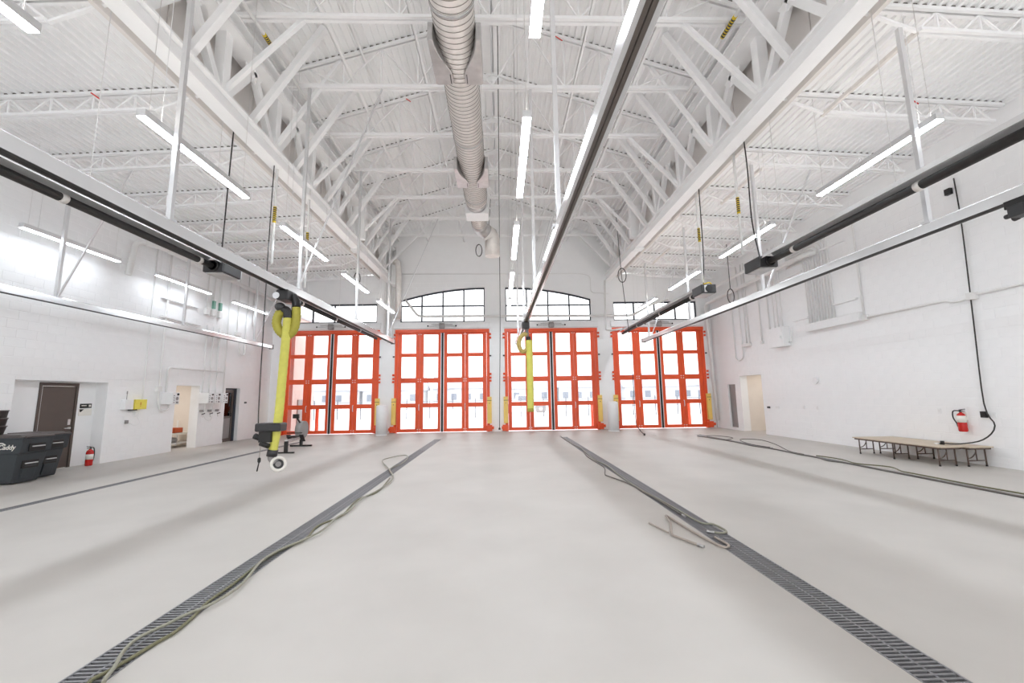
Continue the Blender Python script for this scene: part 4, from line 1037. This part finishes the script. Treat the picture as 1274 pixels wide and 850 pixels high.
for i, y in enumerate((15.08, 15.42, 15.76)):
    conduit([(xw, y, 4.35), (xw, y, 2.85), (xw, y+.06, 2.7), (xw, y+.02, 2.45), (xw, y, 1.88)], .022, f'white conduit down to the row of three control boxes, {["nearest", "middle", "farthest"][i]}', CL, [(XL, y-.10, 3.95, XL+.12, y+.10, 4.12)])
    conduit([(xw, y-.12, 6.7), (xw, y-.12, 4.9)], .02, f'white conduit from the ceiling to the upper row of boxes, {["nearest", "middle", "farthest"][i]}', CL, [(XL, y-.21, 4.72, XL+.10, y-.03, 4.95)])
for i, y in enumerate((15.3, 15.65)):
    t = tag(MB().box(XL+.0, y-.05, 5.0, XL+.09, y+.05, 5.3).build('junction_tag', M['green'], bevel=.01), f'small green marked junction box high on the left wall, {["nearer", "farther"][i]}', 'junction box', 'green junction boxes')
conduit([(xw, 16.75, 7.0), (xw, 16.75, 4.3)], .02, 'white conduit high above the glazed door', CL, [(XL, 16.65, 4.2, XL+.10, 16.95, 4.36)])
conduit([(xw, 17.0, 4.2), (xw, 17.0, 3.45), (xw, 17.35, 3.45), (xw, 17.35, 7.0)], .024, 'white U shaped conduit above the glazed door', CL, (), .15)
conduit([(xw+.05, 17.75, 6.2), (xw+.05, 17.75, 5.2), (xw+.05, 17.75, 4.75)], .05, 'thick white pipe drop near the far left corner', CL)
for i, (ya, yb, z) in enumerate(((13.0, 14.7, 4.25), (12.95, 14.5, 4.85), (13.4, 14.6, 6.0))):
    b = MB(); b.box(XL, ya, z, XL+.10, yb, z+.06); tag(b.build('wall_ledge', M['wall']), f'white narrow ledge on the left wall, {["lowest", "middle", "top"][i]} of three', 'ledge', 'ledges on the left wall')
# control boxes
def control_box(y, label):
    x0, x1 = XL, XL+.35
    t = thing('control_box', label, 'control box', (XL, y, 1.52), 'control boxes')
    b = MB(); b.box(x0, y, 1.52, x1, y+.28, 1.89); b.build('enclosure', M['white'], t, bevel=.008)
    for dz in (.06, .13, .20, .27):
        b = MB(); b.cyl((x1, y+.06, 1.52+dz), (x1+.012, y+.06, 1.52+dz), .014, 8); b.build('indicator', M['darkbox'], t)
    b = MB(); b.cyl((x1, y+.20, 1.83), (x1+.03, y+.20, 1.83), .03, 12); b.build('selector_knob', M['black'], t)
    b = MB(); b.lathe([(.045, 0), (.055, 0.006), (.055, .010), (.045, .012)], (x1, y+.18, 1.70), 'X', 16); b.build('dial', M['grey'], t)
    b = MB(); b.box(x1, y+.15, 1.55, x1+.02, y+.22, 1.60); b.build('lower_latch', M['grey'], t)
control_box(13.36, 'white control box with knobs before the left passage')
for i, y in enumerate((14.96, 15.32, 15.74)): control_box(y, f'white control box with knobs in the row of three, {["nearest", "middle", "farthest"][i]} one')
for i, y in enumerate((15.05, 15.45, 15.85)):
    t = thing('gas_valve', f'small dark valve under the row of control boxes, {["nearest", "middle", "farthest"][i]}', 'valve', (XL, y, 1.2), 'valves under the control boxes')
    b = MB(); b.tube(bend([(XL+.2, y, 1.52), (XL+.2, y, 1.30), (XL+.06, y+.06, 1.22), (XL+.06, y+.12, 1.02)], .05), .012, 8); b.build('pipe', M['cond'], t)
    b = MB(); b.box(XL+.03, y-.03, 1.22, XL+.13, y+.07, 1.30); b.build('valve_body', M['grey'], t, bevel=.01)
    b = MB(); b.beam((XL+.14, y-.05, 1.14), (XL+.14, y+.10, 1.17), .02, .03); b.build('lever', M['black'], t)
b = MB(); b.tube(smooth_path([(XL+.02, 15.2, 1.2), (XL+.05, 15.35, .95), (XL+.05, 15.6, .92), (XL+.02, 15.75, 1.2)], 5), .008, 6); tag(b.build('loop_wire', M['cond']), 'thin white wire sagging under the row of control boxes', 'wire')
# yellow notice on a white box
t = thing('call_box', 'white wall box with a yellow notice between the recess and the passage', 'call box', (XL, 12.2, 1.4))
b = MB(); b.box(XL, 11.98, 1.40, XL+.14, 12.24, 1.68); b.build('enclosure', M['white'], t, bevel=.01)
b = MB(); b.box(XL+.02, 12.27, 1.40, XL+.16, 12.66, 1.68); n = b.build('notice', mat("yellow_notice", (238, 222, 92), .5, noise=.06, scale=12), t, bevel=.005)
b = MB(); b.box(XL+.161, 12.44, 1.52, XL+.165, 12.455, 1.60); b.box(XL+.161, 12.44, 1.48, XL+.165, 12.455, 1.495); b.build('exclamation_mark', M['redmark'], n)
b = MB(); b.cyl((XL+.05, 12.1, 1.68), (XL+.05, 12.1, 1.90), .008, 6); b.cyl((XL+.05, 12.1, 1.84), (XL+.05, 12.1, 1.92), .014, 6); b.build('antenna', M['grey'], t)
b = MB(); b.box(XL+.02, 12.20, 1.37, XL+.10, 12.42, 1.40); b.build('lower_clip', M['black'], t)
b = MB(); b.box(XL, 12.42, 1.18, XL+.06, 12.54, 1.34); b.build('outlet', M['white'], t, bevel=.005)
b = MB(); b.tube(smooth_path([(XL+.06, 12.48, 1.2), (XL+.09, 12.55, 1.02), (XL+.09, 12.42, .93), (XL+.05, 12.25, 1.02)], 5), .008, 6); b.build('cord', M['white'], t)
b = MB(); b.box(XL, 12.16, 1.0, XL+.05, 12.24, 1.10); tag(b.build('wall_jack', M['grey'], bevel=.006), 'small grey wall jack under the yellow notice box', 'wall jack')
# sign and plate beside the recessed door
t = thing('room_sign', 'small black and white room sign right of the recessed taupe door', 'sign', (XL-.3, 11.25, 1.5))
b = MB(); b.box(XL-.30, 11.16, 1.47, XL-.285, 11.46, 1.585); b.build('sign_plate', M['black'], t)
b = MB(); b.box(XL-.285, 11.38, 1.50, XL-.282, 11.44, 1.555); b.box(XL-.285, 11.19, 1.525, XL-.282, 11.32, 1.545); b.build('pale_print', M['paper'], t)
b = MB(); b.box(XL-.30, 11.14, 1.27, XL-.287, 11.48, 1.45); p = b.build('notice_sheet', M['paper'], t)
b = MB(); b.prism([(11.15, 1.44), (11.26, 1.44), (11.19, 1.37), (11.165, 1.37)], 'X', XL-.287, XL-.284); b.build('dark_mark', M['black'], p)
b = MB(); b.box(XL, 17.60, 1.48, XL+.02, 17.75, 1.55); tag(b.build('door_sign', M['black']), 'small black sign right of the glazed door on the left', 'sign')
# shelf with gear seen in the passage
t = thing('gear_shelf', 'low white shelf in the room beyond the left passage', 'shelf', (-11.7, 14.7, 0))
b = MB(); b.box(-12.0, 14.0, .12, -11.4, 15.9, .16); b.build('lower_board', M['white'], t)
b = MB(); b.box(-12.0, 14.0, .44, -11.4, 15.9, .50); b.build('upper_board', M['paper'], t)
for (x, y) in ((-11.98, 14.02), (-11.42, 14.02), (-11.98, 15.86), (-11.42, 15.86)):
    b = MB(); b.box(x-.02, y-.02, 0, x+.02, y+.02, .90 if y > 15 else .5); b.build('post', M['white'], t)
for nm, cat, x, y, z, sx, sy, sz_, m, lab in (('gear_bag', 'bag', -11.7, 14.75, .502, .22, .28, .22, 'darkbox', 'dark rounded bag on top of the shelf beyond the passage'),
      ('dark_tub', 'tub', -11.65, 15.15, .162, .2, .24, .20, 'grey', 'dark grey tub under the shelf beyond the passage')):
    b = MB(); b.lathe([(.001, 0), (sx*.8, 0), (sx, sz_*.4), (sx*.8, sz_*.85), (.001, sz_)], (x, y, z), 'Z', 16); tag(b.build(nm, M[m]), lab, cat)
for nm, x, y, z, w, h, lab in (('orange_crate', -11.66, 15.25, .502, .40, .17, 'orange crate on top of the shelf, right of the dark bag'), ('orange_crate', -11.62, 14.55, .162, .36, .2, 'orange crate under the shelf beyond the passage'),):
    b = MB(); b.box(x-.18, y-w/2, z, x+.18, y+w/2, z+.02); b.box(x-.18, y-w/2, z, x-.16, y+w/2, z+h); b.box(x+.16, y-w/2, z, x+.18, y+w/2, z+h); b.box(x-.18, y-w/2, z, x+.18, y-w/2+.02, z+h); b.box(x-.18, y+w/2-.02, z, x+.18, y+w/2, z+h)
    tag(b.build(nm, M['orange'], bevel=.005), lab, 'crate', 'orange crates')

# ================================================================== WALL FITTINGS, RIGHT
xw = XR-.035; CR = 'conduits on the right wall'
conduit([(xw, 11.02, 3.62), (xw, 8.95, 3.62), (xw, 8.8, 3.55), (xw, 8.55, 3.55), (xw, 8.4, 3.62), (xw, 3.0, 3.62)], .024, 'long white horizontal conduit along the right wall', CR, [(XR-.09, 10.94, 3.56, XR, 11.10, 3.70), (XR-.08, 8.32, 3.52, XR, 8.5, 3.68)])
conduit([(xw, 11.06, 3.7), (xw, 11.06, 6.2), (xw, 11.06, 6.75), (xw, 11.7, 6.75)], .024, 'tall white conduit rising from the wall duct on the right', CR, (), .3)
t = thing('wireway', 'white wireway box under the conduit bundle on the right wall', 'wireway', (XR, 12.1, 3.7))
b = MB(); b.box(XR-.16, 11.12, 3.56, XR, 13.15, 3.80); b.build('trough', M['white'], t, bevel=.006)
b = MB(); b.box(XR-.164, 11.12, 3.80, XR+.0, 13.15, 3.812); b.build('cover', M['cond'], t)
for i in range(9):
    y = 12.06+.115*i; zt = 6.55-.075*i
    conduit([(xw, y, 3.8), (xw, y, zt), (xw, 13.9, zt+.0)], .021, f'white conduit in the bundle above the wireway, {ORD[i]} one', 'conduit bundle on the right wall', (), .34)
conduit([(xw-.03, 13.05, 3.7), (xw-.03, 13.05, 6.3), (xw-.03, 12.6, 6.6)], .02, 'white conduit edging the bundle on the far side', CR)
for i, (ya, yb, z) in enumerate(((11.2, 12.0, 4.20), (11.4, 12.3, 6.02), (13.1, 13.8, 4.02), (13.2, 13.9, 5.62))):
    b = MB(); b.box(XR-.09, ya, z, XR, yb, z+.05); tag(b.build('wall_ledge', M['wall']), f'white narrow ledge on the right wall beside the bundle, {["lower near", "upper near", "lower far", "upper far"][i]}', 'ledge', 'ledges on the right wall')
t = thing('breaker_box', 'white square electrical box high on the right wall', 'electrical box', (XR, 14.5, 3.2))
b = MB(); b.box(XR-.26, 14.12, 3.22, XR, 14.90, 3.92); b.build('enclosure', M['white'], t, bevel=.008)
b = MB(); b.box(XR-.27, 14.16, 3.26, XR-.26, 14.86, 3.88); b.build('door', M['white'], t, bevel=.003)
b = MB(); b.box(XR-.30, 14.2, 3.5, XR-.27, 14.24, 3.6); b.build('latch', M['white'], t)
conduit([(XR-.06, 14.1, 3.35), (XR-.06, 13.95, 3.35), (XR-.06, 13.92, 3.85)], .02, 'short white conduit beside the square electrical box', CR)
for i, y in enumerate((14.3, 14.52, 14.72)):
    conduit([(xw-.05, y, 3.9), (xw-.05, y, 7.0)], .022, f'white conduit above the square electrical box, {["nearest", "middle", "farthest"][i]}', CR)
for i, y in enumerate((15.10, 15.62)):
    conduit([(xw, y, 3.55), (xw, y, 7.0)], .026, f'white conduit ending in a small box left of the electrical box, {["nearer", "farther"][i]}', CR, [(XR-.08, y-.06, 3.48, XR, y+.06, 3.60)])
for i, y in enumerate((16.42, 16.62)):
    conduit([(xw, y, 3.62), (xw, y, 7.0)], .024, f'white conduit of the pair above the right passage, {["nearer", "farther"][i]}', CR, [(XR-.10, 16.35, 3.5, XR, 16.85, 3.62)] if i == 0 else ())
conduit([(xw, 16.95, 7.0), (xw, 16.95, 3.05), (xw, 17.25, 2.95), (xw, 17.5, 3.05), (xw, 17.5, 7.0)], .026, 'white U shaped conduit above the right passage', CR, (), .16)
# small plates
for nm, y, z, w, h, d, m, cat, lab in (('outlet', 8.39, 1.0, .07, .12, .012, 'white', 'outlet', 'white outlet plate right of the black cord on the right wall'),
      ('outlet', 9.46, 1.05, .08, .12, .012, 'white', 'outlet', 'white outlet plate left of the wall hung extinguisher'),
      ('switch_box', 8.55, 1.0, .10, .13, .06, 'black', 'switch', 'black switch box behind the hanging cord on the right wall'),
      ('wall_switch', 15.15, 1.0, .22, .09, .02, 'white', 'switch', 'white switch plate near the right passage'),
      ('wall_lever', 15.62, 1.0, .12, .07, .05, 'darkbox', 'lever', 'small dark lever beside the right passage'),
      ('outlet', 13.80, 1.02, .10, .12, .015, 'white', 'outlet', 'white outlet plate in the middle of the right wall, farther one'),
      ('outlet', 13.2, 1.02, .08, .12, .015, 'white', 'outlet', 'white outlet plate in the middle of the right wall, nearer one'),
      ('wall_box', 8.52, 5.98, .12, .14, .08, 'black', 'box', 'small black box high on the right wall beside the cord')):
    t = thing(nm, lab, cat, (XR, y, z))
    b = MB(); b.box(XR-d-.006, y-w/2, z, XR-.006, y+w/2, z+h); b.build('plate', M[m], t, bevel=.004)
    b = MB(); b.box(XR-d-.010, y-w*.2, z+h*.3, XR-d-.006, y+w*.2, z+h*.7); b.build('face', M['cond'] if m == 'white' else M['black'], t)
t = thing('wall_horn', 'round white alarm horn on the right wall', 'alarm horn', (XR, 13.1, 1.95))
b = MB(); b.lathe([(.11, 0), (.11, .02), (.09, .06), (.03, .08)], (XR-.088, 13.1, 1.95), 'X', 18); b.build('horn', M['white'], t)
b = MB(); b.box(XR-.02, 12.98, 1.83, XR-.006, 13.22, 2.07); b.build('back_plate', M['white'], t, bevel=.004)
# black trolley with camera like head on the right rail
t = thing('rail_trolley', 'black trolley hanging from the right rail at the frame edge', 'trolley', (6.2, 4.5, 3.8))
b = MB(); b.box(6.12, 4.28, 3.74, 6.28, 4.56, 3.84); b.build('carriage', M['black'], t, bevel=.01)
b = MB(); b.box(6.10, 4.36, 3.62, 6.26, 4.52, 3.76); b.cyl((6.15, 4.52, 3.66), (6.15, 4.58, 3.66), .03, 10); b.cyl((6.22, 4.50, 3.64), (6.22, 4.56, 3.63), .035, 10); b.build('roller_head', M['darkbox'], t, bevel=.01)

# ================================================================== PIPES
def pipe(pts, r, label, rad=.2, group='white overhead pipes', m='cond', n=14):
    t = thing('overhead_pipe', label, 'pipe', pts[0], group)
    P = bend(pts, rad, 7); b = MB(); b.tube(P, r, n); b.build('pipe', M[m], t)
    for p in pts[1:-1]:
        q = Vector(p); d = (Vector(pts[pts.index(p)+1])-q).normalized()
        b = MB(); b.cyl(q+d*(rad+.02), q+d*(rad+.08), r*1.12, n); b.build('coupling', M[m], t)
    return t
pipe([(10.12, 12.35, 6.0), (9.92, 12.65, 6.0), (9.92, 19.1, 5.85), (9.95, 19.2, 5.4), (10.1, 19.2, .35)], .075, 'thick white drain pipe along the top of the right wall and down the far corner', .16)
pipe([(9.55, 11.2, 6.35), (9.55, YF, 6.25)], .06, 'white straight pipe beside the drain pipe under the right deck')
pipe([(-10.52, 11.6, 5.2), (-10.52, 11.75, 6.25), (-10.38, 12.4, 6.3), (-10.38, YF, 6.15)], .075, 'thick white drain pipe along the top of the left wall', .2)
pipe([(-9.75, 11.7, 6.55), (-9.75, YF, 6.45)], .055, 'white straight pipe beside the drain pipe under the left deck')
pipe([(-4.45, 19.2, 6.2), (-3.85, 19.2, 5.42), (6.35, 19.2, 5.36), (7.3, 19.2, 5.9), (7.9, 18.6, 6.0)], .055, 'white sprinkler pipe across the far wall in front of the arched windows', .18)
pipe([(5.08, 19.1, 7.05), (5.02, 19.1, 4.65), (5.3, 18.9, 4.6), (5.66, 18.6, 4.62)], .045, 'white flue pipe bending to the farther right heater', .12)
for i, (x, r, zt, zb) in enumerate(((-5.45, .055, 8.9, 4.4), (-5.25, .07, 8.9, 4.2), (-5.05, .05, 8.9, 4.3))):
    b = MB(); b.cyl((x, YF-r-.008, zb), (x, YF-r-.008, zt), r, 12); tag(b.build('riser_pipe', M['cond']), f'white vertical riser pipe on the far wall pier, {["left", "middle", "right"][i]} of three', 'pipe', 'riser pipes on the left pier')
b = MB(); b.cyl((10.17, 19.41, 0), (10.17, 19.41, 6.0), .025, 8); tag(b.build('riser_pipe', M['cond']), 'thin white riser in the far right corner', 'pipe')
b = MB(); b.tube(bend([(-4.7, 19.40, 7.55), (4.0, 19.40, 7.5), (4.45, 19.40, 7.4), (4.45, 19.40, 6.55), (5.3, 19.40, 6.5)], .2), .018, 8); tag(b.build('wall_conduit', M['cond']), 'thin white conduit across the far gable wall above the arches', 'conduit')

# red inspection marks and a cable on the aisle joists
for i, (x, y, z) in enumerate(((-7.55, 7.28, 7.33), (8.3, 7.28, 7.32), (1.55, 9.12, 10.42), (-2.6, 11.0, 10.2))):
    b = MB(); b.beam((x-.09, y-.02, z+.06), (x+.09, y-.02, z-.07), .008, .025); tag(b.build('paint_stroke', M['redmark']), ['red paint stroke on a left aisle joist', 'red paint stroke on a right aisle joist', 'red paint stroke on a roof joist right of the ridge', 'red paint stroke on a roof joist left of the duct'][i], 'paint mark', 'red paint marks')

# ================================================================== OUTSIDE
def slab(name, x0, y0, x1, y1, z0, z1, m, lab):
    b = MB(); b.box(x0, y0, z0, x1, y1, z1); return tag(b.build(name, m), lab, None, None, 'structure')
slab('ground', -160, YF, 160, 260, -.25, -.03, M['snow'], 'bright snowy concrete apron outside the doors')
slab('ground', -160, -60, 160, YB-.3, -.25, -.03, M['snow'], 'bright apron behind the building')
t = thing('brick_wing', 'pale pink brick wing seen through the leftmost red door', 'building', (-10.6, 21, 0))
b = MB(); b.box(-13.5, 19.9, -.03, -9.85, 22.1, 5.6); b.build('wing_wall', M['brickx'], t)
b = MB(); b.box(-13.6, 19.85, 5.6, -9.78, 22.2, 5.75); b.build('parapet', M['house'], t)
b = MB(); b.box(-9.85, 20.4, 0, -9.80, 21.5, 1.6); b.build('grey_gate', M['grey'], t)
for x, y, lab in ((-9.0, 20.7, 'orange red bollard outside the leftmost door'), (4.6, 20.8, 'orange red bollard outside the third door'), (9.55, 20.9, 'orange red bollard outside the rightmost door')):
    b = MB(); b.lathe([(.085, -.03), (.085, 1.15), (.06, 1.22), (.001, 1.25)], (x, y, 0), 'Z', 16); tag(b.build('outdoor_bollard', M['red']), lab, 'bollard', 'outdoor bollards')
t = thing('iron_fence', 'thin iron fence across the yard outside the red doors', 'fence', (0, 33, 0))
for k in range(25):
    x = -20+1.8*k; b = MB(); b.box(x-.035, 32.96, -.03, x+.035, 33.04, 1.5); b.build('post', M['fence'], t)
for z in (.72, 1.28):
    b = MB(); b.box(-20, 32.98, z, 23.2, 33.02, z+.035); b.build('rail', M['fence'], t)
def house(x, y, w, d, h, rh, lab):
    t = thing('house', lab, 'house', (x, y, 0), 'houses across the street')
    b = MB(); b.box(x-w/2, y, -.03, x+w/2, y+d, h); b.prism([(x-w*.22, h), (x+w*.12, h), (x-w*.05, h+rh*.9)], 'Y', y-.2, y+.4); b.build('walls', M['house'], t)
    b = MB(); b.prism([(y-.5, h), (y+d+.5, h), (y+d/2, h+rh)], 'X', x-w/2-.5, x+w/2+.5); b.build('roof', M['roof'], t)
    for k in range(4):
        wx = x-w/2+w*(k+.5)/4; b = MB(); b.box(wx-.6, y-.06, 1.0, wx+.6, y, 2.4); b.build('window', M['hwin'], t)
for i, (x, y, w, h) in enumerate(((-37, 92, 12, 3.4), (-23, 88, 12, 3.2), (-9, 95, 13, 3.6), (5.0, 90, 12, 3.2), (19, 92, 12, 3.4), (33.2, 88, 13, 3.2), (48, 95, 12, 3.5), (62, 95, 12, 3.5))):
    house(x, y, w, 10, h, 3.0, f'pale house with snowy gable roof across the street, {i+1} from the left' if False else f'pale gabled house across the street, {["leftmost", "second from left", "third from left", "fourth from left", "fourth from right", "third from right", "second from right", "rightmost"][i]}')
t = thing('pickup_truck', 'white pickup truck parked in the yard beyond the third red door', 'truck', (2.4, 40, 0))
x, y = 2.2, 41.0
b = MB(); b.prism([(x-2.7, .55), (x+2.8, .55), (x+2.8, 1.05), (x+1.5, 1.12), (x+.8, 1.7), (x-.6, 1.72), (x-.8, 1.1), (x-2.7, 1.08)], 'Y', y, y+1.8); b.build('body', M['white'], t, bevel=.06)
b = MB(); b.prism([(x-.5, 1.15), (x+1.25, 1.15), (x+.72, 1.62), (x-.5, 1.64)], 'Y', y-.01, y); b.build('side_glass', M['hwin'], t)
for dx in (-1.75, 1.75):
    b = MB(); b.cyl((x+dx, y-.03, .38), (x+dx, y+.25, .38), .42, 20); w = b.build('wheel', M['tyre'], t)
    b = MB(); b.cyl((x+dx, y-.05, .38), (x+dx, y-.03, .38), .2, 14); b.build('hub', M['galv2'], w)
    b = MB(); b.lathe([(.48, 0), (.55, 0), (.55, .05), (.48, .05)], (x+dx, y-.04, .40), 'Y', 24); b.build('wheel_arch', M['grey'], w)
